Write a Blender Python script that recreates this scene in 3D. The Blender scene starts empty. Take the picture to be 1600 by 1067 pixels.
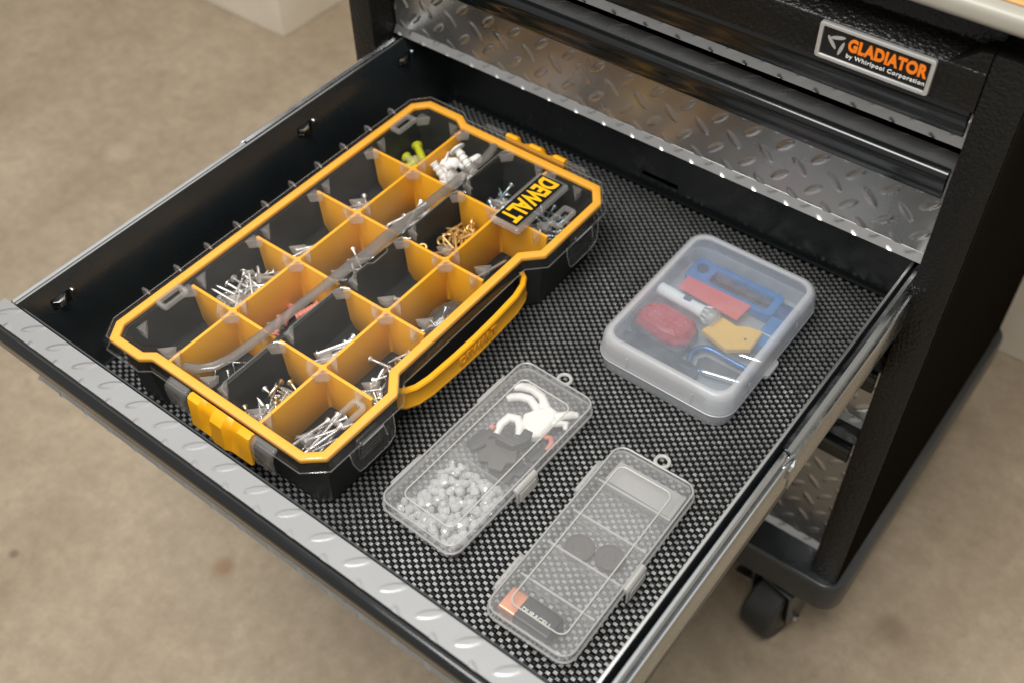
import bpy, bmesh, math, random
import numpy as np
from mathutils import Vector, Matrix, Euler

R = math.radians
sc = bpy.context.scene
ZO = 0.53                      # height of the drawer floor above the room floor
rng = random.Random(7)

# ---------------------------------------------------------------- camera
cam_d = bpy.data.cameras.new("Camera")
cam = bpy.data.objects.new("Camera", cam_d)
sc.collection.objects.link(cam)
CP = Vector((0.75966, -0.26256, 0.81696 + ZO))
pitch, yaw, roll = R(48.0987), R(-38.4105), R(-1.2453)
fw = Vector((math.cos(pitch) * math.sin(yaw), math.cos(pitch) * math.cos(yaw), -math.sin(pitch)))
rt = Vector((math.cos(yaw), -math.sin(yaw), 0))
up = rt.cross(fw)
rt2 = rt * math.cos(roll) + up * math.sin(roll)
up2 = -rt * math.sin(roll) + up * math.cos(roll)
m = Matrix((rt2, up2, -fw)).transposed().to_4x4()
m.translation = CP
cam.matrix_world = m
cam_d.sensor_width = 36
cam_d.lens = 39.025
cam_d.clip_start = 0.02
cam_d.clip_end = 60
cam_d.dof.use_dof = True
cam_d.dof.focus_distance = 0.96
cam_d.dof.aperture_fstop = 5.0
sc.camera = cam

# ---------------------------------------------------------------- world, lamps, exposure
w = bpy.data.worlds.new("World")
sc.world = w
w.use_nodes = True
bg = w.node_tree.nodes["Background"]
bg.inputs[0].default_value = (1.0, 0.97, 0.92, 1)
bg.inputs[1].default_value = 0.46


def area(name, loc, target, sx, sy, power, col):
    ld = bpy.data.lights.new(name, 'AREA')
    ld.shape = 'RECTANGLE'
    ld.size, ld.size_y, ld.energy, ld.color = sx, sy, power, col
    o = bpy.data.objects.new(name, ld)
    sc.collection.objects.link(o)
    o.location = loc
    o.rotation_euler = (Vector(target) - Vector(loc)).to_track_quat('-Z', 'Y').to_euler()
    return o


area("ceiling_bounce_light", (-0.85, 0.88, 2.60), (-0.85, 0.88, 0.5), 3.2, 1.35, 10.5, (1.0, 0.985, 0.97))  # added area light standing in for a pale ceiling mirrored in ledge and liner
area("added_key_light", (0.42, -0.50, 2.60), (0.35, 0.2, 0.5), 1.3, 0.8, 54, (1.0, 0.985, 0.965))  # added key light, placed where level surfaces do not mirror it

sc.render.engine = 'CYCLES'
sc.cycles.use_denoising = True
sc.cycles.max_bounces = 14
sc.cycles.diffuse_bounces = 4
sc.cycles.glossy_bounces = 5
sc.cycles.transmission_bounces = 8
sc.cycles.transparent_max_bounces = 40
sc.cycles.caustics_reflective = False
sc.cycles.caustics_refractive = False
sc.cycles.sample_clamp_indirect = 6
vs = sc.view_settings
vs.view_transform = 'Standard'
vs.look = 'None'
vs.exposure = 0.16
vs.gamma = 1.0
vs.use_curve_mapping = False

# ---------------------------------------------------------------- materials
MATS = {}


def nmat(name):
    mt = bpy.data.materials.new(name)
    mt.use_nodes = True
    nt = mt.node_tree
    nt.nodes.clear()
    out = nt.nodes.new('ShaderNodeOutputMaterial')
    MATS[name] = mt
    return mt, nt, out


def pbr(name, col, rough=0.5, metal=0.0, spec=0.5, noise=None, bump=None, rvar=None, coat=0.0, aniso=None, trans=0.0, sss=0.0):
    """noise=(scale, amount, second colour) mottles the colour; bump=(scale, distance mm, detail)"""
    mt, nt, out = nmat(name)
    p = nt.nodes.new('ShaderNodeBsdfPrincipled')
    nt.links.new(p.outputs[0], out.inputs[0])
    p.inputs['Base Color'].default_value = (*col, 1)
    p.inputs['Roughness'].default_value = rough
    p.inputs['Metallic'].default_value = metal
    p.inputs['Specular IOR Level'].default_value = spec
    p.inputs['Coat Weight'].default_value = coat
    if trans:
        p.inputs['Transmission Weight'].default_value = trans
    if sss:
        p.inputs['Subsurface Weight'].default_value = sss
        p.inputs['Subsurface Radius'].default_value = (0.004, 0.002, 0.001)
    tc = nt.nodes.new('ShaderNodeTexCoord')
    if noise:
        n = nt.nodes.new('ShaderNodeTexNoise')
        n.inputs['Scale'].default_value = noise[0]
        n.inputs['Detail'].default_value = 6
        nt.links.new(tc.outputs['Object'], n.inputs['Vector'])
        mx = nt.nodes.new('ShaderNodeMix')
        mx.data_type = 'RGBA'
        mx.inputs[6].default_value = (*col, 1)
        mx.inputs[7].default_value = (*noise[2], 1)
        r = nt.nodes.new('ShaderNodeMapRange')
        r.inputs[1].default_value, r.inputs[2].default_value = 0.35, 0.7
        r.inputs[4].default_value = noise[1]
        nt.links.new(n.outputs[0], r.inputs[0])
        nt.links.new(r.outputs[0], mx.inputs[0])
        nt.links.new(mx.outputs[2], p.inputs['Base Color'])
    if rvar:
        n2 = nt.nodes.new('ShaderNodeTexNoise')
        n2.inputs['Scale'].default_value = rvar[0]
        n2.inputs['Detail'].default_value = 5
        nt.links.new(tc.outputs['Object'], n2.inputs['Vector'])
        r2 = nt.nodes.new('ShaderNodeMapRange')
        r2.inputs[1].default_value, r2.inputs[2].default_value = 0.3, 0.7
        r2.inputs[3].default_value, r2.inputs[4].default_value = rvar[1], rvar[2]
        nt.links.new(n2.outputs[0], r2.inputs[0])
        nt.links.new(r2.outputs[0], p.inputs['Roughness'])
    if bump:
        n3 = nt.nodes.new('ShaderNodeTexNoise')
        n3.inputs['Scale'].default_value = bump[0]
        n3.inputs['Detail'].default_value = bump[2] if len(bump) > 2 else 2
        nt.links.new(tc.outputs['Object'], n3.inputs['Vector'])
        b = nt.nodes.new('ShaderNodeBump')
        b.inputs['Strength'].default_value = 1.0
        b.inputs['Distance'].default_value = bump[1] * 0.001
        nt.links.new(n3.outputs[0], b.inputs['Height'])
        nt.links.new(b.outputs[0], p.inputs['Normal'])
    return mt


def clear(name, tint=(1, 1, 1), haze=0.05, hcol=(0.9, 0.9, 0.9), transl=0.5, rough=0.08, ior=1.45, scratch=0.0):
    """thin clear or milky plastic: see-through share, milky share (reflected and let through) and a surface shine"""
    mt, nt, out = nmat(name)
    N, L = nt.nodes, nt.links
    tr = N.new('ShaderNodeBsdfTransparent')
    tr.inputs[0].default_value = (*tint, 1)
    df = N.new('ShaderNodeBsdfDiffuse')
    df.inputs[0].default_value = (*hcol, 1)
    tl = N.new('ShaderNodeBsdfTranslucent')
    tl.inputs[0].default_value = (*hcol, 1)
    mk = N.new('ShaderNodeMixShader')
    mk.inputs[0].default_value = transl
    L.new(df.outputs[0], mk.inputs[1])
    L.new(tl.outputs[0], mk.inputs[2])
    mh = N.new('ShaderNodeMixShader')
    mh.inputs[0].default_value = haze
    L.new(tr.outputs[0], mh.inputs[1])
    L.new(mk.outputs[0], mh.inputs[2])
    gl = N.new('ShaderNodeBsdfGlossy')
    gl.inputs['Roughness'].default_value = rough
    # Schlick reflectance from the facing angle, the same on both sides of a thin wall
    lw = N.new('ShaderNodeLayerWeight')
    lw.inputs[0].default_value = 0.5
    pw = N.new('ShaderNodeMath')
    pw.operation = 'POWER'
    pw.inputs[1].default_value = 5.0
    L.new(lw.outputs['Facing'], pw.inputs[0])
    f0 = ((ior - 1) / (ior + 1)) ** 2
    ma = N.new('ShaderNodeMath')
    ma.operation = 'MULTIPLY_ADD'
    ma.inputs[1].default_value = (1 - f0) * 0.8
    ma.inputs[2].default_value = f0
    L.new(pw.outputs[0], ma.inputs[0])
    ms = N.new('ShaderNodeMixShader')
    L.new(ma.outputs[0], ms.inputs[0])
    L.new(mh.outputs[0], ms.inputs[1])
    L.new(gl.outputs[0], ms.inputs[2])
    L.new(ms.outputs[0], out.inputs[0])
    if scratch:
        tc = N.new('ShaderNodeTexCoord')
        n = N.new('ShaderNodeTexNoise')
        n.inputs['Scale'].default_value = 60
        n.inputs['Detail'].default_value = 8
        n.inputs['Roughness'].default_value = 0.75
        L.new(tc.outputs['Object'], n.inputs['Vector'])
        r = N.new('ShaderNodeMapRange')
        r.inputs[1].default_value, r.inputs[2].default_value = 0.4, 0.75
        r.inputs[3].default_value, r.inputs[4].default_value = haze * 0.75, haze + scratch
        L.new(n.outputs[0], r.inputs[0])
        L.new(r.outputs[0], mh.inputs[0])
    return mt


STAINS = [(-0.056, 0.113, 0.016, (0.24, 0.12, 0.045), 0.55), (-0.308, -0.050, 0.007, (0.09, 0.06, 0.04), 0.6), (0.72, 0.579, 0.022, (0.16, 0.11, 0.07), 0.45),
          (-0.62, 0.30, 0.012, (0.15, 0.10, 0.06), 0.4), (0.05, -0.22, 0.009, (0.12, 0.08, 0.05), 0.45), (-0.9, 0.62, 0.03, (0.46, 0.39, 0.29), 0.5)]


def floor_mat():
    mt, nt, out = nmat('concrete')
    N, L = nt.nodes, nt.links
    p = N.new('ShaderNodeBsdfPrincipled')
    L.new(p.outputs[0], out.inputs[0])
    tc = N.new('ShaderNodeTexCoord')

    def nz(scale, detail, rough=0.6):
        n = N.new('ShaderNodeTexNoise')
        n.inputs['Scale'].default_value = scale
        n.inputs['Detail'].default_value = detail
        n.inputs['Roughness'].default_value = rough
        L.new(tc.outputs['Object'], n.inputs['Vector'])
        return n
    n1, n2, n3, n4 = nz(4.2, 10, 0.68), nz(38, 10, 0.85), nz(17, 4), nz(160, 4, 0.7)
    cr = N.new('ShaderNodeValToRGB')
    cr.color_ramp.elements[0].position, cr.color_ramp.elements[0].color = 0.3, (0.285, 0.223, 0.152, 1)
    cr.color_ramp.elements[1].position, cr.color_ramp.elements[1].color = 0.72, (0.44, 0.36, 0.262, 1)
    L.new(n1.outputs[0], cr.inputs[0])
    mx = N.new('ShaderNodeMix')
    mx.data_type = 'RGBA'
    mx.blend_type = 'OVERLAY'
    mx.inputs[0].default_value = 0.5
    L.new(cr.outputs[0], mx.inputs[6])
    L.new(n2.outputs[0], mx.inputs[7])
    # dark and rusty specks
    r3 = N.new('ShaderNodeMapRange')
    r3.inputs[1].default_value, r3.inputs[2].default_value = 0.62, 0.72
    L.new(n3.outputs[0], r3.inputs[0])
    ml = N.new('ShaderNodeMath')
    ml.operation = 'MULTIPLY'
    ml.inputs[1].default_value = 0.35
    L.new(r3.outputs[0], ml.inputs[0])
    m2 = N.new('ShaderNodeMix')
    m2.data_type = 'RGBA'
    m2.inputs[7].default_value = (0.22, 0.13, 0.075, 1)
    L.new(ml.outputs[0], m2.inputs[0])
    L.new(mx.outputs[2], m2.inputs[6])
    last = m2.outputs[2]
    # a rusty drip and a few dark spots on the slab
    for (sx_, sy_, rad, col, amt) in STAINS:
        vd = N.new('ShaderNodeVectorMath')
        vd.operation = 'DISTANCE'
        vd.inputs[1].default_value = (sx_, sy_, -0.53)
        L.new(tc.outputs['Object'], vd.inputs[0])
        rg = N.new('ShaderNodeMapRange')
        rg.inputs[1].default_value, rg.inputs[2].default_value = rad * 1.3, rad * 0.5
        rg.inputs[4].default_value = amt
        L.new(vd.outputs['Value'], rg.inputs[0])
        mm = N.new('ShaderNodeMix')
        mm.data_type = 'RGBA'
        mm.inputs[7].default_value = (*col, 1)
        L.new(rg.outputs[0], mm.inputs[0])
        L.new(last, mm.inputs[6])
        last = mm.outputs[2]
    L.new(last, p.inputs['Base Color'])
    p.inputs['Roughness'].default_value = 0.55
    p.inputs['Specular IOR Level'].default_value = 0.35
    b = N.new('ShaderNodeBump')
    b.inputs['Distance'].default_value = 0.0008
    b.inputs['Strength'].default_value = 0.6
    L.new(n4.outputs[0], b.inputs['Height'])
    L.new(b.outputs[0], p.inputs['Normal'])
    return mt


def wood_mat():
    mt, nt, out = nmat('wood_top')
    N, L = nt.nodes, nt.links
    p = N.new('ShaderNodeBsdfPrincipled')
    L.new(p.outputs[0], out.inputs[0])
    tc = N.new('ShaderNodeTexCoord')
    mp = N.new('ShaderNodeMapping')
    mp.inputs['Scale'].default_value = (3, 60, 60)
    L.new(tc.outputs['Object'], mp.inputs[0])
    n = N.new('ShaderNodeTexNoise')
    n.inputs['Scale'].default_value = 3
    n.inputs['Detail'].default_value = 6
    L.new(mp.outputs[0], n.inputs['Vector'])
    cr = N.new('ShaderNodeValToRGB')
    cr.color_ramp.elements[0].position, cr.color_ramp.elements[0].color = 0.3, (0.50, 0.24, 0.075, 1)
    cr.color_ramp.elements[1].position, cr.color_ramp.elements[1].color = 0.7, (0.66, 0.36, 0.13, 1)
    L.new(n.outputs[0], cr.inputs[0])
    L.new(cr.outputs[0], p.inputs['Base Color'])
    p.inputs['Roughness'].default_value = 0.4
    return mt


floor_mat()
wood_mat()
pbr('plaster', (0.82, 0.76, 0.65), 0.7, noise=(6, 0.4, (0.55, 0.47, 0.35)), bump=(90, 0.3))
pbr('black_paint', (0.014, 0.018, 0.020), 0.28, spec=0.75, noise=(9, 0.5, (0.020, 0.024, 0.024)), rvar=(14, 0.22, 0.40))
pbr('black_texture', (0.0045, 0.0043, 0.0038), 0.32, spec=0.3, bump=(330, 1.1, 1), noise=(560, 0.5, (0.012, 0.0115, 0.010)))
pbr('side_black', (0.012, 0.0105, 0.008), 0.8, spec=0.0, bump=(560, 0.5, 2))
pbr('black_plastic', (0.011, 0.0115, 0.011), 0.36, noise=(40, 0.5, (0.017, 0.018, 0.017)))
pbr('black_rubber', (0.014, 0.014, 0.014), 0.5, noise=(40, 0.6, (0.03, 0.03, 0.028)))
pbr('handle_black', (0.006, 0.0075, 0.0075), 0.16, rvar=(25, 0.12, 0.2))
pbr('tread', (0.40, 0.402, 0.398), 0.29, 0.88, rvar=(18, 0.24, 0.34), bump=(260, 0.05, 4), noise=(12, 0.35, (0.345, 0.345, 0.34)))
pbr('zinc', (0.44, 0.455, 0.46), 0.28, 1.0, rvar=(60, 0.16, 0.34))
pbr('wall_edge', (0.40, 0.40, 0.39), 0.35, 0.9)
pbr('screw_steel', (0.80, 0.80, 0.79), 0.38, 0.85)
pbr('nail_steel', (0.76, 0.75, 0.72), 0.42, 0.8, noise=(200, 0.6, (0.5, 0.47, 0.43)))
pbr('blue_zinc', (0.60, 0.70, 0.74), 0.34, 0.85)
pbr('brass', (0.78, 0.48, 0.16), 0.42, 0.7)
pbr('brass_screw', (0.62, 0.50, 0.30), 0.32, 1.0)
pbr('dark_steel', (0.20, 0.20, 0.20), 0.3, 1.0)
pbr('yellow', (0.90, 0.41, 0.010), 0.42, noise=(30, 0.35, (0.80, 0.35, 0.012)), bump=(500, 0.03))
pbr('yellow_seal', (0.88, 0.41, 0.03), 0.5, noise=(35, 0.5, (0.80, 0.35, 0.02)))
pbr('tub_black', (0.008, 0.0095, 0.008), 0.5, spec=0.35, noise=(25, 0.5, (0.013, 0.015, 0.013)))
pbr('logo_yellow', (0.90, 0.48, 0.01), 0.4)
pbr('label_black', (0.008, 0.008, 0.008), 0.3)
pbr('lime', (0.60, 0.62, 0.02), 0.4)
pbr('pinkred', (0.60, 0.20, 0.15), 0.45)
pbr('white_plastic', (0.80, 0.78, 0.74), 0.38, sss=0.1)
pbr('warp', (0.36, 0.365, 0.36), 0.30, 0.62, spec=0.6, noise=(40, 0.55, (0.25, 0.255, 0.25)), coat=0.3)
pbr('weft', (0.006, 0.006, 0.006), 0.5, spec=0.2)
pbr('mat_base', (0.003, 0.003, 0.003), 0.9, spec=0.1)
pbr('badge_silver', (0.74, 0.735, 0.71), 0.42, 0.8)
pbr('orange_print', (0.80, 0.19, 0.008), 0.45)
pbr('white_print', (0.75, 0.74, 0.70), 0.5)
pbr('edge_strip', (0.33, 0.31, 0.26), 0.4, noise=(30, 0.4, (0.28, 0.27, 0.22)))
pbr('red_card', (0.74, 0.11, 0.10), 0.6)
pbr('red_lens', (0.42, 0.005, 0.012), 0.16, coat=0.5)
pbr('red_reflector', (0.85, 0.10, 0.05), 0.2, 0.3, coat=0.5)
pbr('blue_plastic', (0.022, 0.17, 0.42), 0.35)
pbr('blue_anodised', (0.05, 0.17, 0.42), 0.25, 0.8)
pbr('navy', (0.02, 0.05, 0.11), 0.5)
pbr('charcoal', (0.02, 0.025, 0.03), 0.55, noise=(60, 0.5, (0.035, 0.04, 0.045)))
pbr('amber_plastic', (0.85, 0.47, 0.06), 0.4)
pbr('chrome', (0.78, 0.78, 0.78), 0.15, 1.0)
pbr('copper', (0.72, 0.30, 0.17), 0.32, 0.8)
pbr('battery_black', (0.012, 0.012, 0.013), 0.35)
pbr('coin_dark', (0.055, 0.047, 0.043), 0.45)
pbr('paper', (0.30, 0.295, 0.28), 0.7)
pbr('grey_print', (0.36, 0.36, 0.35), 0.5)
pbr('grey_dark', (0.035, 0.034, 0.033), 0.45)
pbr('grey_flat', (0.075, 0.066, 0.062), 0.5)
clear('lid_clear', haze=0.006, hcol=(0.75, 0.78, 0.74), rough=0.06, ior=1.24, scratch=0.008)
clear('lid_thick', haze=0.20, hcol=(0.80, 0.78, 0.74), transl=0.4, rough=0.10, ior=1.55)
clear('lid_gutter', tint=(0.85, 0.85, 0.83), haze=0.42, hcol=(0.30, 0.275, 0.25), transl=0.3, rough=0.16, ior=1.55)
clear('foot_clear', haze=0.10, hcol=(0.85, 0.83, 0.80), transl=0.35, rough=0.10, ior=1.6)
clear('foot_frost', haze=0.38, hcol=(0.95, 0.93, 0.90), transl=0.5, rough=0.15, ior=1.55)
clear('pp_clear', haze=0.10, hcol=(0.88, 0.88, 0.87), transl=0.5, rough=0.22, ior=1.45)
clear('pp_edge', haze=0.48, hcol=(0.86, 0.85, 0.83), transl=0.5, rough=0.28)  # milkier plastic; along rims it stands in for bright edge highlights
clear('pp_divider', haze=0.18, hcol=(0.84, 0.83, 0.81), transl=0.5, rough=0.3)
clear('pp_latch', haze=0.62, hcol=(0.84, 0.83, 0.78), transl=0.4, rough=0.3)
clear('frost_top', tint=(0.95, 0.98, 1.0), haze=0.19, hcol=(0.84, 0.88, 0.94), transl=0.5, rough=0.30, scratch=0.05)
clear('frost_side', tint=(0.95, 0.97, 1.0), haze=0.47, hcol=(0.96, 0.96, 0.96), transl=0.5, rough=0.32)
clear('bubble', haze=0.52, hcol=(0.98, 0.98, 0.97), transl=0.4, rough=0.05, ior=1.75)
clear('bag', haze=0.10, hcol=(0.85, 0.8, 0.75), rough=0.10)
clear('lamp_head', haze=0.30, hcol=(0.85, 0.84, 0.80), rough=0.06, ior=1.55)


# ---------------------------------------------------------------- mesh helpers (millimetres, drawer axes)
class MB:
    def __init__(s):
        s.v, s.f = [], []

    def add(s, v, f):
        o = len(s.v)
        s.v += [tuple(p) for p in v]
        s.f += [tuple(i + o for i in q) for q in f]
        return s

    def box(s, x0, x1, y0, y1, z0, z1):
        v = [(x0, y0, z0), (x1, y0, z0), (x1, y1, z0), (x0, y1, z0), (x0, y0, z1), (x1, y0, z1), (x1, y1, z1), (x0, y1, z1)]
        return s.add(v, [(3, 2, 1, 0), (4, 5, 6, 7), (0, 1, 5, 4), (1, 2, 6, 5), (2, 3, 7, 6), (3, 0, 4, 7)])

    def loft(s, loops, cap0=True, cap1=True, closed=True):
        n = len(loops[0])
        v = [p for l in loops for p in l]
        f = []
        for k in range(len(loops) - 1):
            for i in range(n if closed else n - 1):
                j = (i + 1) % n
                f.append((k * n + i, k * n + j, (k + 1) * n + j, (k + 1) * n + i))
        if cap0:
            f.append(tuple(range(n - 1, -1, -1)))
        if cap1:
            f.append(tuple((len(loops) - 1) * n + i for i in range(n)))
        return s.add(v, f)

    def prism(s, poly, z0, z1):
        return s.loft([[(x, y, z0) for x, y in poly], [(x, y, z1) for x, y in poly]])

    def ring(s, po, pi, z0, z1):
        n = len(po)
        loops = [[(x, y, z0) for x, y in po], [(x, y, z1) for x, y in po], [(x, y, z1) for x, y in pi], [(x, y, z0) for x, y in pi], [(x, y, z0) for x, y in po]]
        v = [p for l in loops[:4] for p in l]
        f = []
        for k in range(4):
            k2 = (k + 1) % 4
            for i in range(n):
                j = (i + 1) % n
                f.append((k * n + i, k * n + j, k2 * n + j, k2 * n + i))
        return s.add(v, f)

    def tube(s, path, r, n=8, caps=True):
        path = [Vector(p) for p in path]
        rs = r if isinstance(r, (list, tuple)) else [r] * len(path)
        loops = []
        ref = None
        for i, p in enumerate(path):
            a = path[max(i - 1, 0)]
            b = path[min(i + 1, len(path) - 1)]
            t = (b - a).normalized()
            if ref is None:
                ref = Vector((0, 0, 1)) if abs(t.z) < 0.9 else Vector((1, 0, 0))
            u = (ref - t * ref.dot(t)).normalized()
            ref = u
            q = t.cross(u)
            loops.append([p + (u * math.cos(2 * math.pi * k / n) + q * math.sin(2 * math.pi * k / n)) * rs[i] for k in range(n)])
        return s.loft(loops, caps, caps)

    def loop_tube(s, path, r, n=8):
        path = [Vector(p) for p in path]
        k = len(path)
        loops = []
        for i, p in enumerate(path):
            t = (path[(i + 1) % k] - path[i - 1]).normalized()
            u = Vector((0, 0, 1))
            u = (u - t * u.dot(t)).normalized()
            q = t.cross(u)
            loops.append([p + (u * math.cos(2 * math.pi * j / n) + q * math.sin(2 * math.pi * j / n)) * r for j in range(n)])
        return s.loft(loops + [loops[0]], False, False)

    def lathe(s, prof, n=16, c=(0, 0, 0), axis='z', caps=True):
        loops = []
        for r, h in prof:
            l = []
            for k in range(n):
                a = 2 * math.pi * k / n
                x, y = r * math.cos(a), r * math.sin(a)
                if axis == 'z':
                    p = (c[0] + x, c[1] + y, c[2] + h)
                elif axis == 'x':
                    p = (c[0] + h, c[1] + x, c[2] + y)
                else:
                    p = (c[0] + y, c[1] + h, c[2] + x)
                l.append(p)
            loops.append(l)
        return s.loft(loops, caps, caps)

    def rot(s, ang, c):
        ca, sa = math.cos(ang), math.sin(ang)
        s.v = [(c[0] + (x - c[0]) * ca - (y - c[1]) * sa, c[1] + (x - c[0]) * sa + (y - c[1]) * ca, z) for x, y, z in s.v]
        return s

    def mesh(s, name, mat, bevel=0, seg=2, smooth=35, merge=False):
        me = bpy.data.meshes.new(name)
        me.from_pydata([(x * .001, y * .001, z * .001) for x, y, z in s.v], [], s.f)
        bm = bmesh.new()
        bm.from_mesh(me)
        if merge:
            bmesh.ops.remove_doubles(bm, verts=bm.verts, dist=1e-6)
        bmesh.ops.recalc_face_normals(bm, faces=bm.faces)
        if bevel:
            ed = [e for e in bm.edges if len(e.link_faces) == 2 and e.calc_face_angle(0) > R(28)]
            bmesh.ops.bevel(bm, geom=ed, offset=bevel * .001, offset_type='OFFSET', segments=seg, profile=0.5, affect='EDGES', clamp_overlap=True)
        bm.to_mesh(me)
        bm.free()
        me.materials.append(MATS[mat])
        if smooth:
            me.polygons.foreach_set('use_smooth', [True] * len(me.polygons))
            me.set_sharp_from_angle(angle=R(smooth))
        return me


def link(name, data, parent=None):
    o = bpy.data.objects.new(name, data)
    sc.collection.objects.link(o)
    if parent is None:
        o.location = (0, 0, ZO)
    else:
        o.parent = parent
        if parent.get('_root'):
            o.location = Vector((0, 0, ZO)) - parent.location
    return o


def obj(name, mb, mat, parent=None, **k):
    return link(name, mb.mesh(name, mat, **k), parent)


def tag(o, label, cat, group=None):
    o['label'], o['category'] = label, cat
    if group:
        o['group'] = group
    return o


def thing(name, label, cat, base, group=None):
    o = bpy.data.objects.new(name, None)
    sc.collection.objects.link(o)
    o.empty_display_size = 0.02
    o.location = (base[0] * .001, base[1] * .001, base[2] * .001 + ZO)
    o['_root'] = 1
    return tag(o, label, cat, group)


def rrect(cx, cy, wd, ln, r, seg=6):
    pts = []
    for (sx, sy, a0) in ((1, 1, 0), (-1, 1, 90), (-1, -1, 180), (1, -1, 270)):
        for k in range(seg + 1):
            a = R(a0 + 90 * k / seg)
            pts.append((cx + sx * (wd / 2 - r) + r * math.cos(a), cy + sy * (ln / 2 - r) + r * math.sin(a)))
    return pts


def offset(poly, d):
    """grow (d>0) or shrink a counter-clockwise polygon with mitred corners"""
    n = len(poly)
    out = []
    for i in range(n):
        p0, p1, p2 = Vector(poly[i - 1]), Vector(poly[i]), Vector(poly[(i + 1) % n])
        e1, e2 = (p1 - p0).normalized(), (p2 - p1).normalized()
        n1, n2 = Vector((e1.y, -e1.x)), Vector((e2.y, -e2.x))
        b = (n1 + n2)
        b = b / max(b.dot(n1), 0.2)
        out.append(tuple(p1 + b * d))
    return out


def text(name, body, mat, parent, size, ext, M, bold=0.0, sx=1.0, space=1.0, align='CENTER', fit=None):
    """flat lettering turned into a mesh; M places it in drawer millimetres"""
    c = bpy.data.curves.new(name, 'FONT')
    c.body = body
    c.size = size * .001
    c.extrude = ext * .001
    c.offset = bold * .001
    c.align_x = align
    c.align_y = 'CENTER'
    c.space_character = space
    t = bpy.data.objects.new(name, c)
    sc.collection.objects.link(t)
    dg = bpy.context.evaluated_depsgraph_get()
    me = bpy.data.meshes.new_from_object(t.evaluated_get(dg))
    bpy.data.objects.remove(t)
    if fit:
        xs, ys = [v.co.x for v in me.vertices], [v.co.y for v in me.vertices]
        cx_, cy_ = (max(xs) + min(xs)) / 2, (max(ys) + min(ys)) / 2
        me.transform(Matrix.Diagonal((fit[0] * .001 / (max(xs) - min(xs)), fit[1] * .001 / (max(ys) - min(ys)), 1, 1)) @ Matrix.Translation((-cx_, -cy_, 0)))
        sx = 1.0
    M2 = Matrix.Translation(Vector(M[0]) * .001) @ M[1].to_4x4() @ Matrix.Diagonal((sx, 1, 1, 1))
    me.transform(M2)
    me.materials.clear()
    me.materials.append(MATS[mat])
    return link(name, me, parent)


def axes(x, y):
    x, y = Vector(x), Vector(y)
    return Matrix((x, y, x.cross(y))).transposed()


def treadfield(name, L, H, mat, parent, M, res=1.3, pitch=24.2, hgt=0.95, u0=0.0, v0=0.0):
    """pressed tread plate: one continuous sheet with raised lozenges (u along L, v along H)"""
    nu, nv = int(L / res) + 1, int(H / res) + 1
    u = np.linspace(0, L, nu)
    v = np.linspace(0, H, nv)
    U, V = np.meshgrid(u, v)
    A, B = (U + u0 + V + v0) * .70711, (V + v0 - U - u0) * .70711
    i, j = np.floor(A / pitch), np.floor(B / pitch)
    da, db = A - (i + .5) * pitch, B - (j + .5) * pitch
    even = (i + j) % 2 == 0
    a, b = np.where(even, da, db), np.where(even, db, da)
    e = np.abs(a / 11.3) ** 1.8 + np.abs(b / 3.5) ** 2
    t = np.clip((1 - e) * 2.2, 0, 1)
    h = hgt * t * t * (3 - 2 * t)
    P = np.stack([U, V, h], -1).reshape(-1, 3) * .001
    Mn = np.array(M[1])
    P = P @ Mn.T + np.array(M[0]) * .001
    idx = np.arange(nu * nv).reshape(nv, nu)
    F = np.stack([idx[:-1, :-1], idx[:-1, 1:], idx[1:, 1:], idx[1:, :-1]], -1).reshape(-1, 4)
    me = bpy.data.meshes.new(name)
    me.vertices.add(len(P))
    me.vertices.foreach_set('co', P.ravel())
    me.loops.add(F.size)
    me.loops.foreach_set('vertex_index', F.ravel().astype(np.int32))
    me.polygons.add(len(F))
    me.polygons.foreach_set('loop_start', np.arange(0, F.size, 4, dtype=np.int32))
    me.update(calc_edges=True)
    me.validate()
    me.polygons.foreach_set('use_smooth', np.ones(len(F), dtype=bool))
    me.materials.append(MATS[mat])
    return link(name, me, parent)


# ---------------------------------------------------------------- setting: floor and the wall piers
fl = MB().add([(-4200, -2600, -530), (3600, -2600, -530), (3600, 3600, -530), (-4200, 3600, -530)], [(0, 1, 2, 3)])
o = obj('floor', fl, 'concrete')
o['kind'] = 'structure'
for nm, b in (('wall_pier', (-3600, -925, 1090, 1700, -530, 500)), ('wall', (-4000, 3200, 1702, 1800, -530, 700)), ('wall_pier', (200, 3000, 1135, 1700, -530, 500))):
    o = obj(nm, MB().box(*b), 'plaster', bevel=4)
    o['kind'] = 'structure'

# ---------------------------------------------------------------- tool cabinet
X0, X1, YF, YP = -46.0, 647.0, 480.0, 516.0     # outer sides, post fronts, plate plane
cab = thing('tool_cabinet', 'black steel rolling tool cabinet with tread plate drawers and an opened drawer', 'tool cabinet', (300, 700, -530))


def cbox(name, b, mat, parent=cab, bevel=1.2, **k):
    return obj(name, MB().box(*b), mat, parent, bevel=bevel, **k)


for x0, x1 in ((X0, -13.5), (614, X1)):
    cbox('post', (x0, x1, YF, 542, -349, 361), 'black_texture', bevel=2.5)
cbox('side_panel', (X0 + 0.6, X0 + 6, 542.2, 990, -346, 366), 'side_black')
cbox('side_panel', (X1 - 6, X1 - 0.6, 542.2, 990, -346, 366), 'side_black')
cbox('glare_cover', (X1 + .1, X1 + 1.1, 482, 989, -347, 361), 'side_black', bevel=0.3)  # added dull sheet that keeps the post's side from reflecting brightly
cbox('glare_cover', (X0 - 1.1, X0 - .1, 482, 989, -347, 361), 'side_black', bevel=0.3)
cbox('back_panel', (X0 + 6.2, X1 - 6.2, 983, 989, -346, 366), 'black_paint')
cbox('floor_panel', (X0 + 6.2, X1 - 6.2, 542.5, 982.8, -349, -345), 'black_paint')
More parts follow.
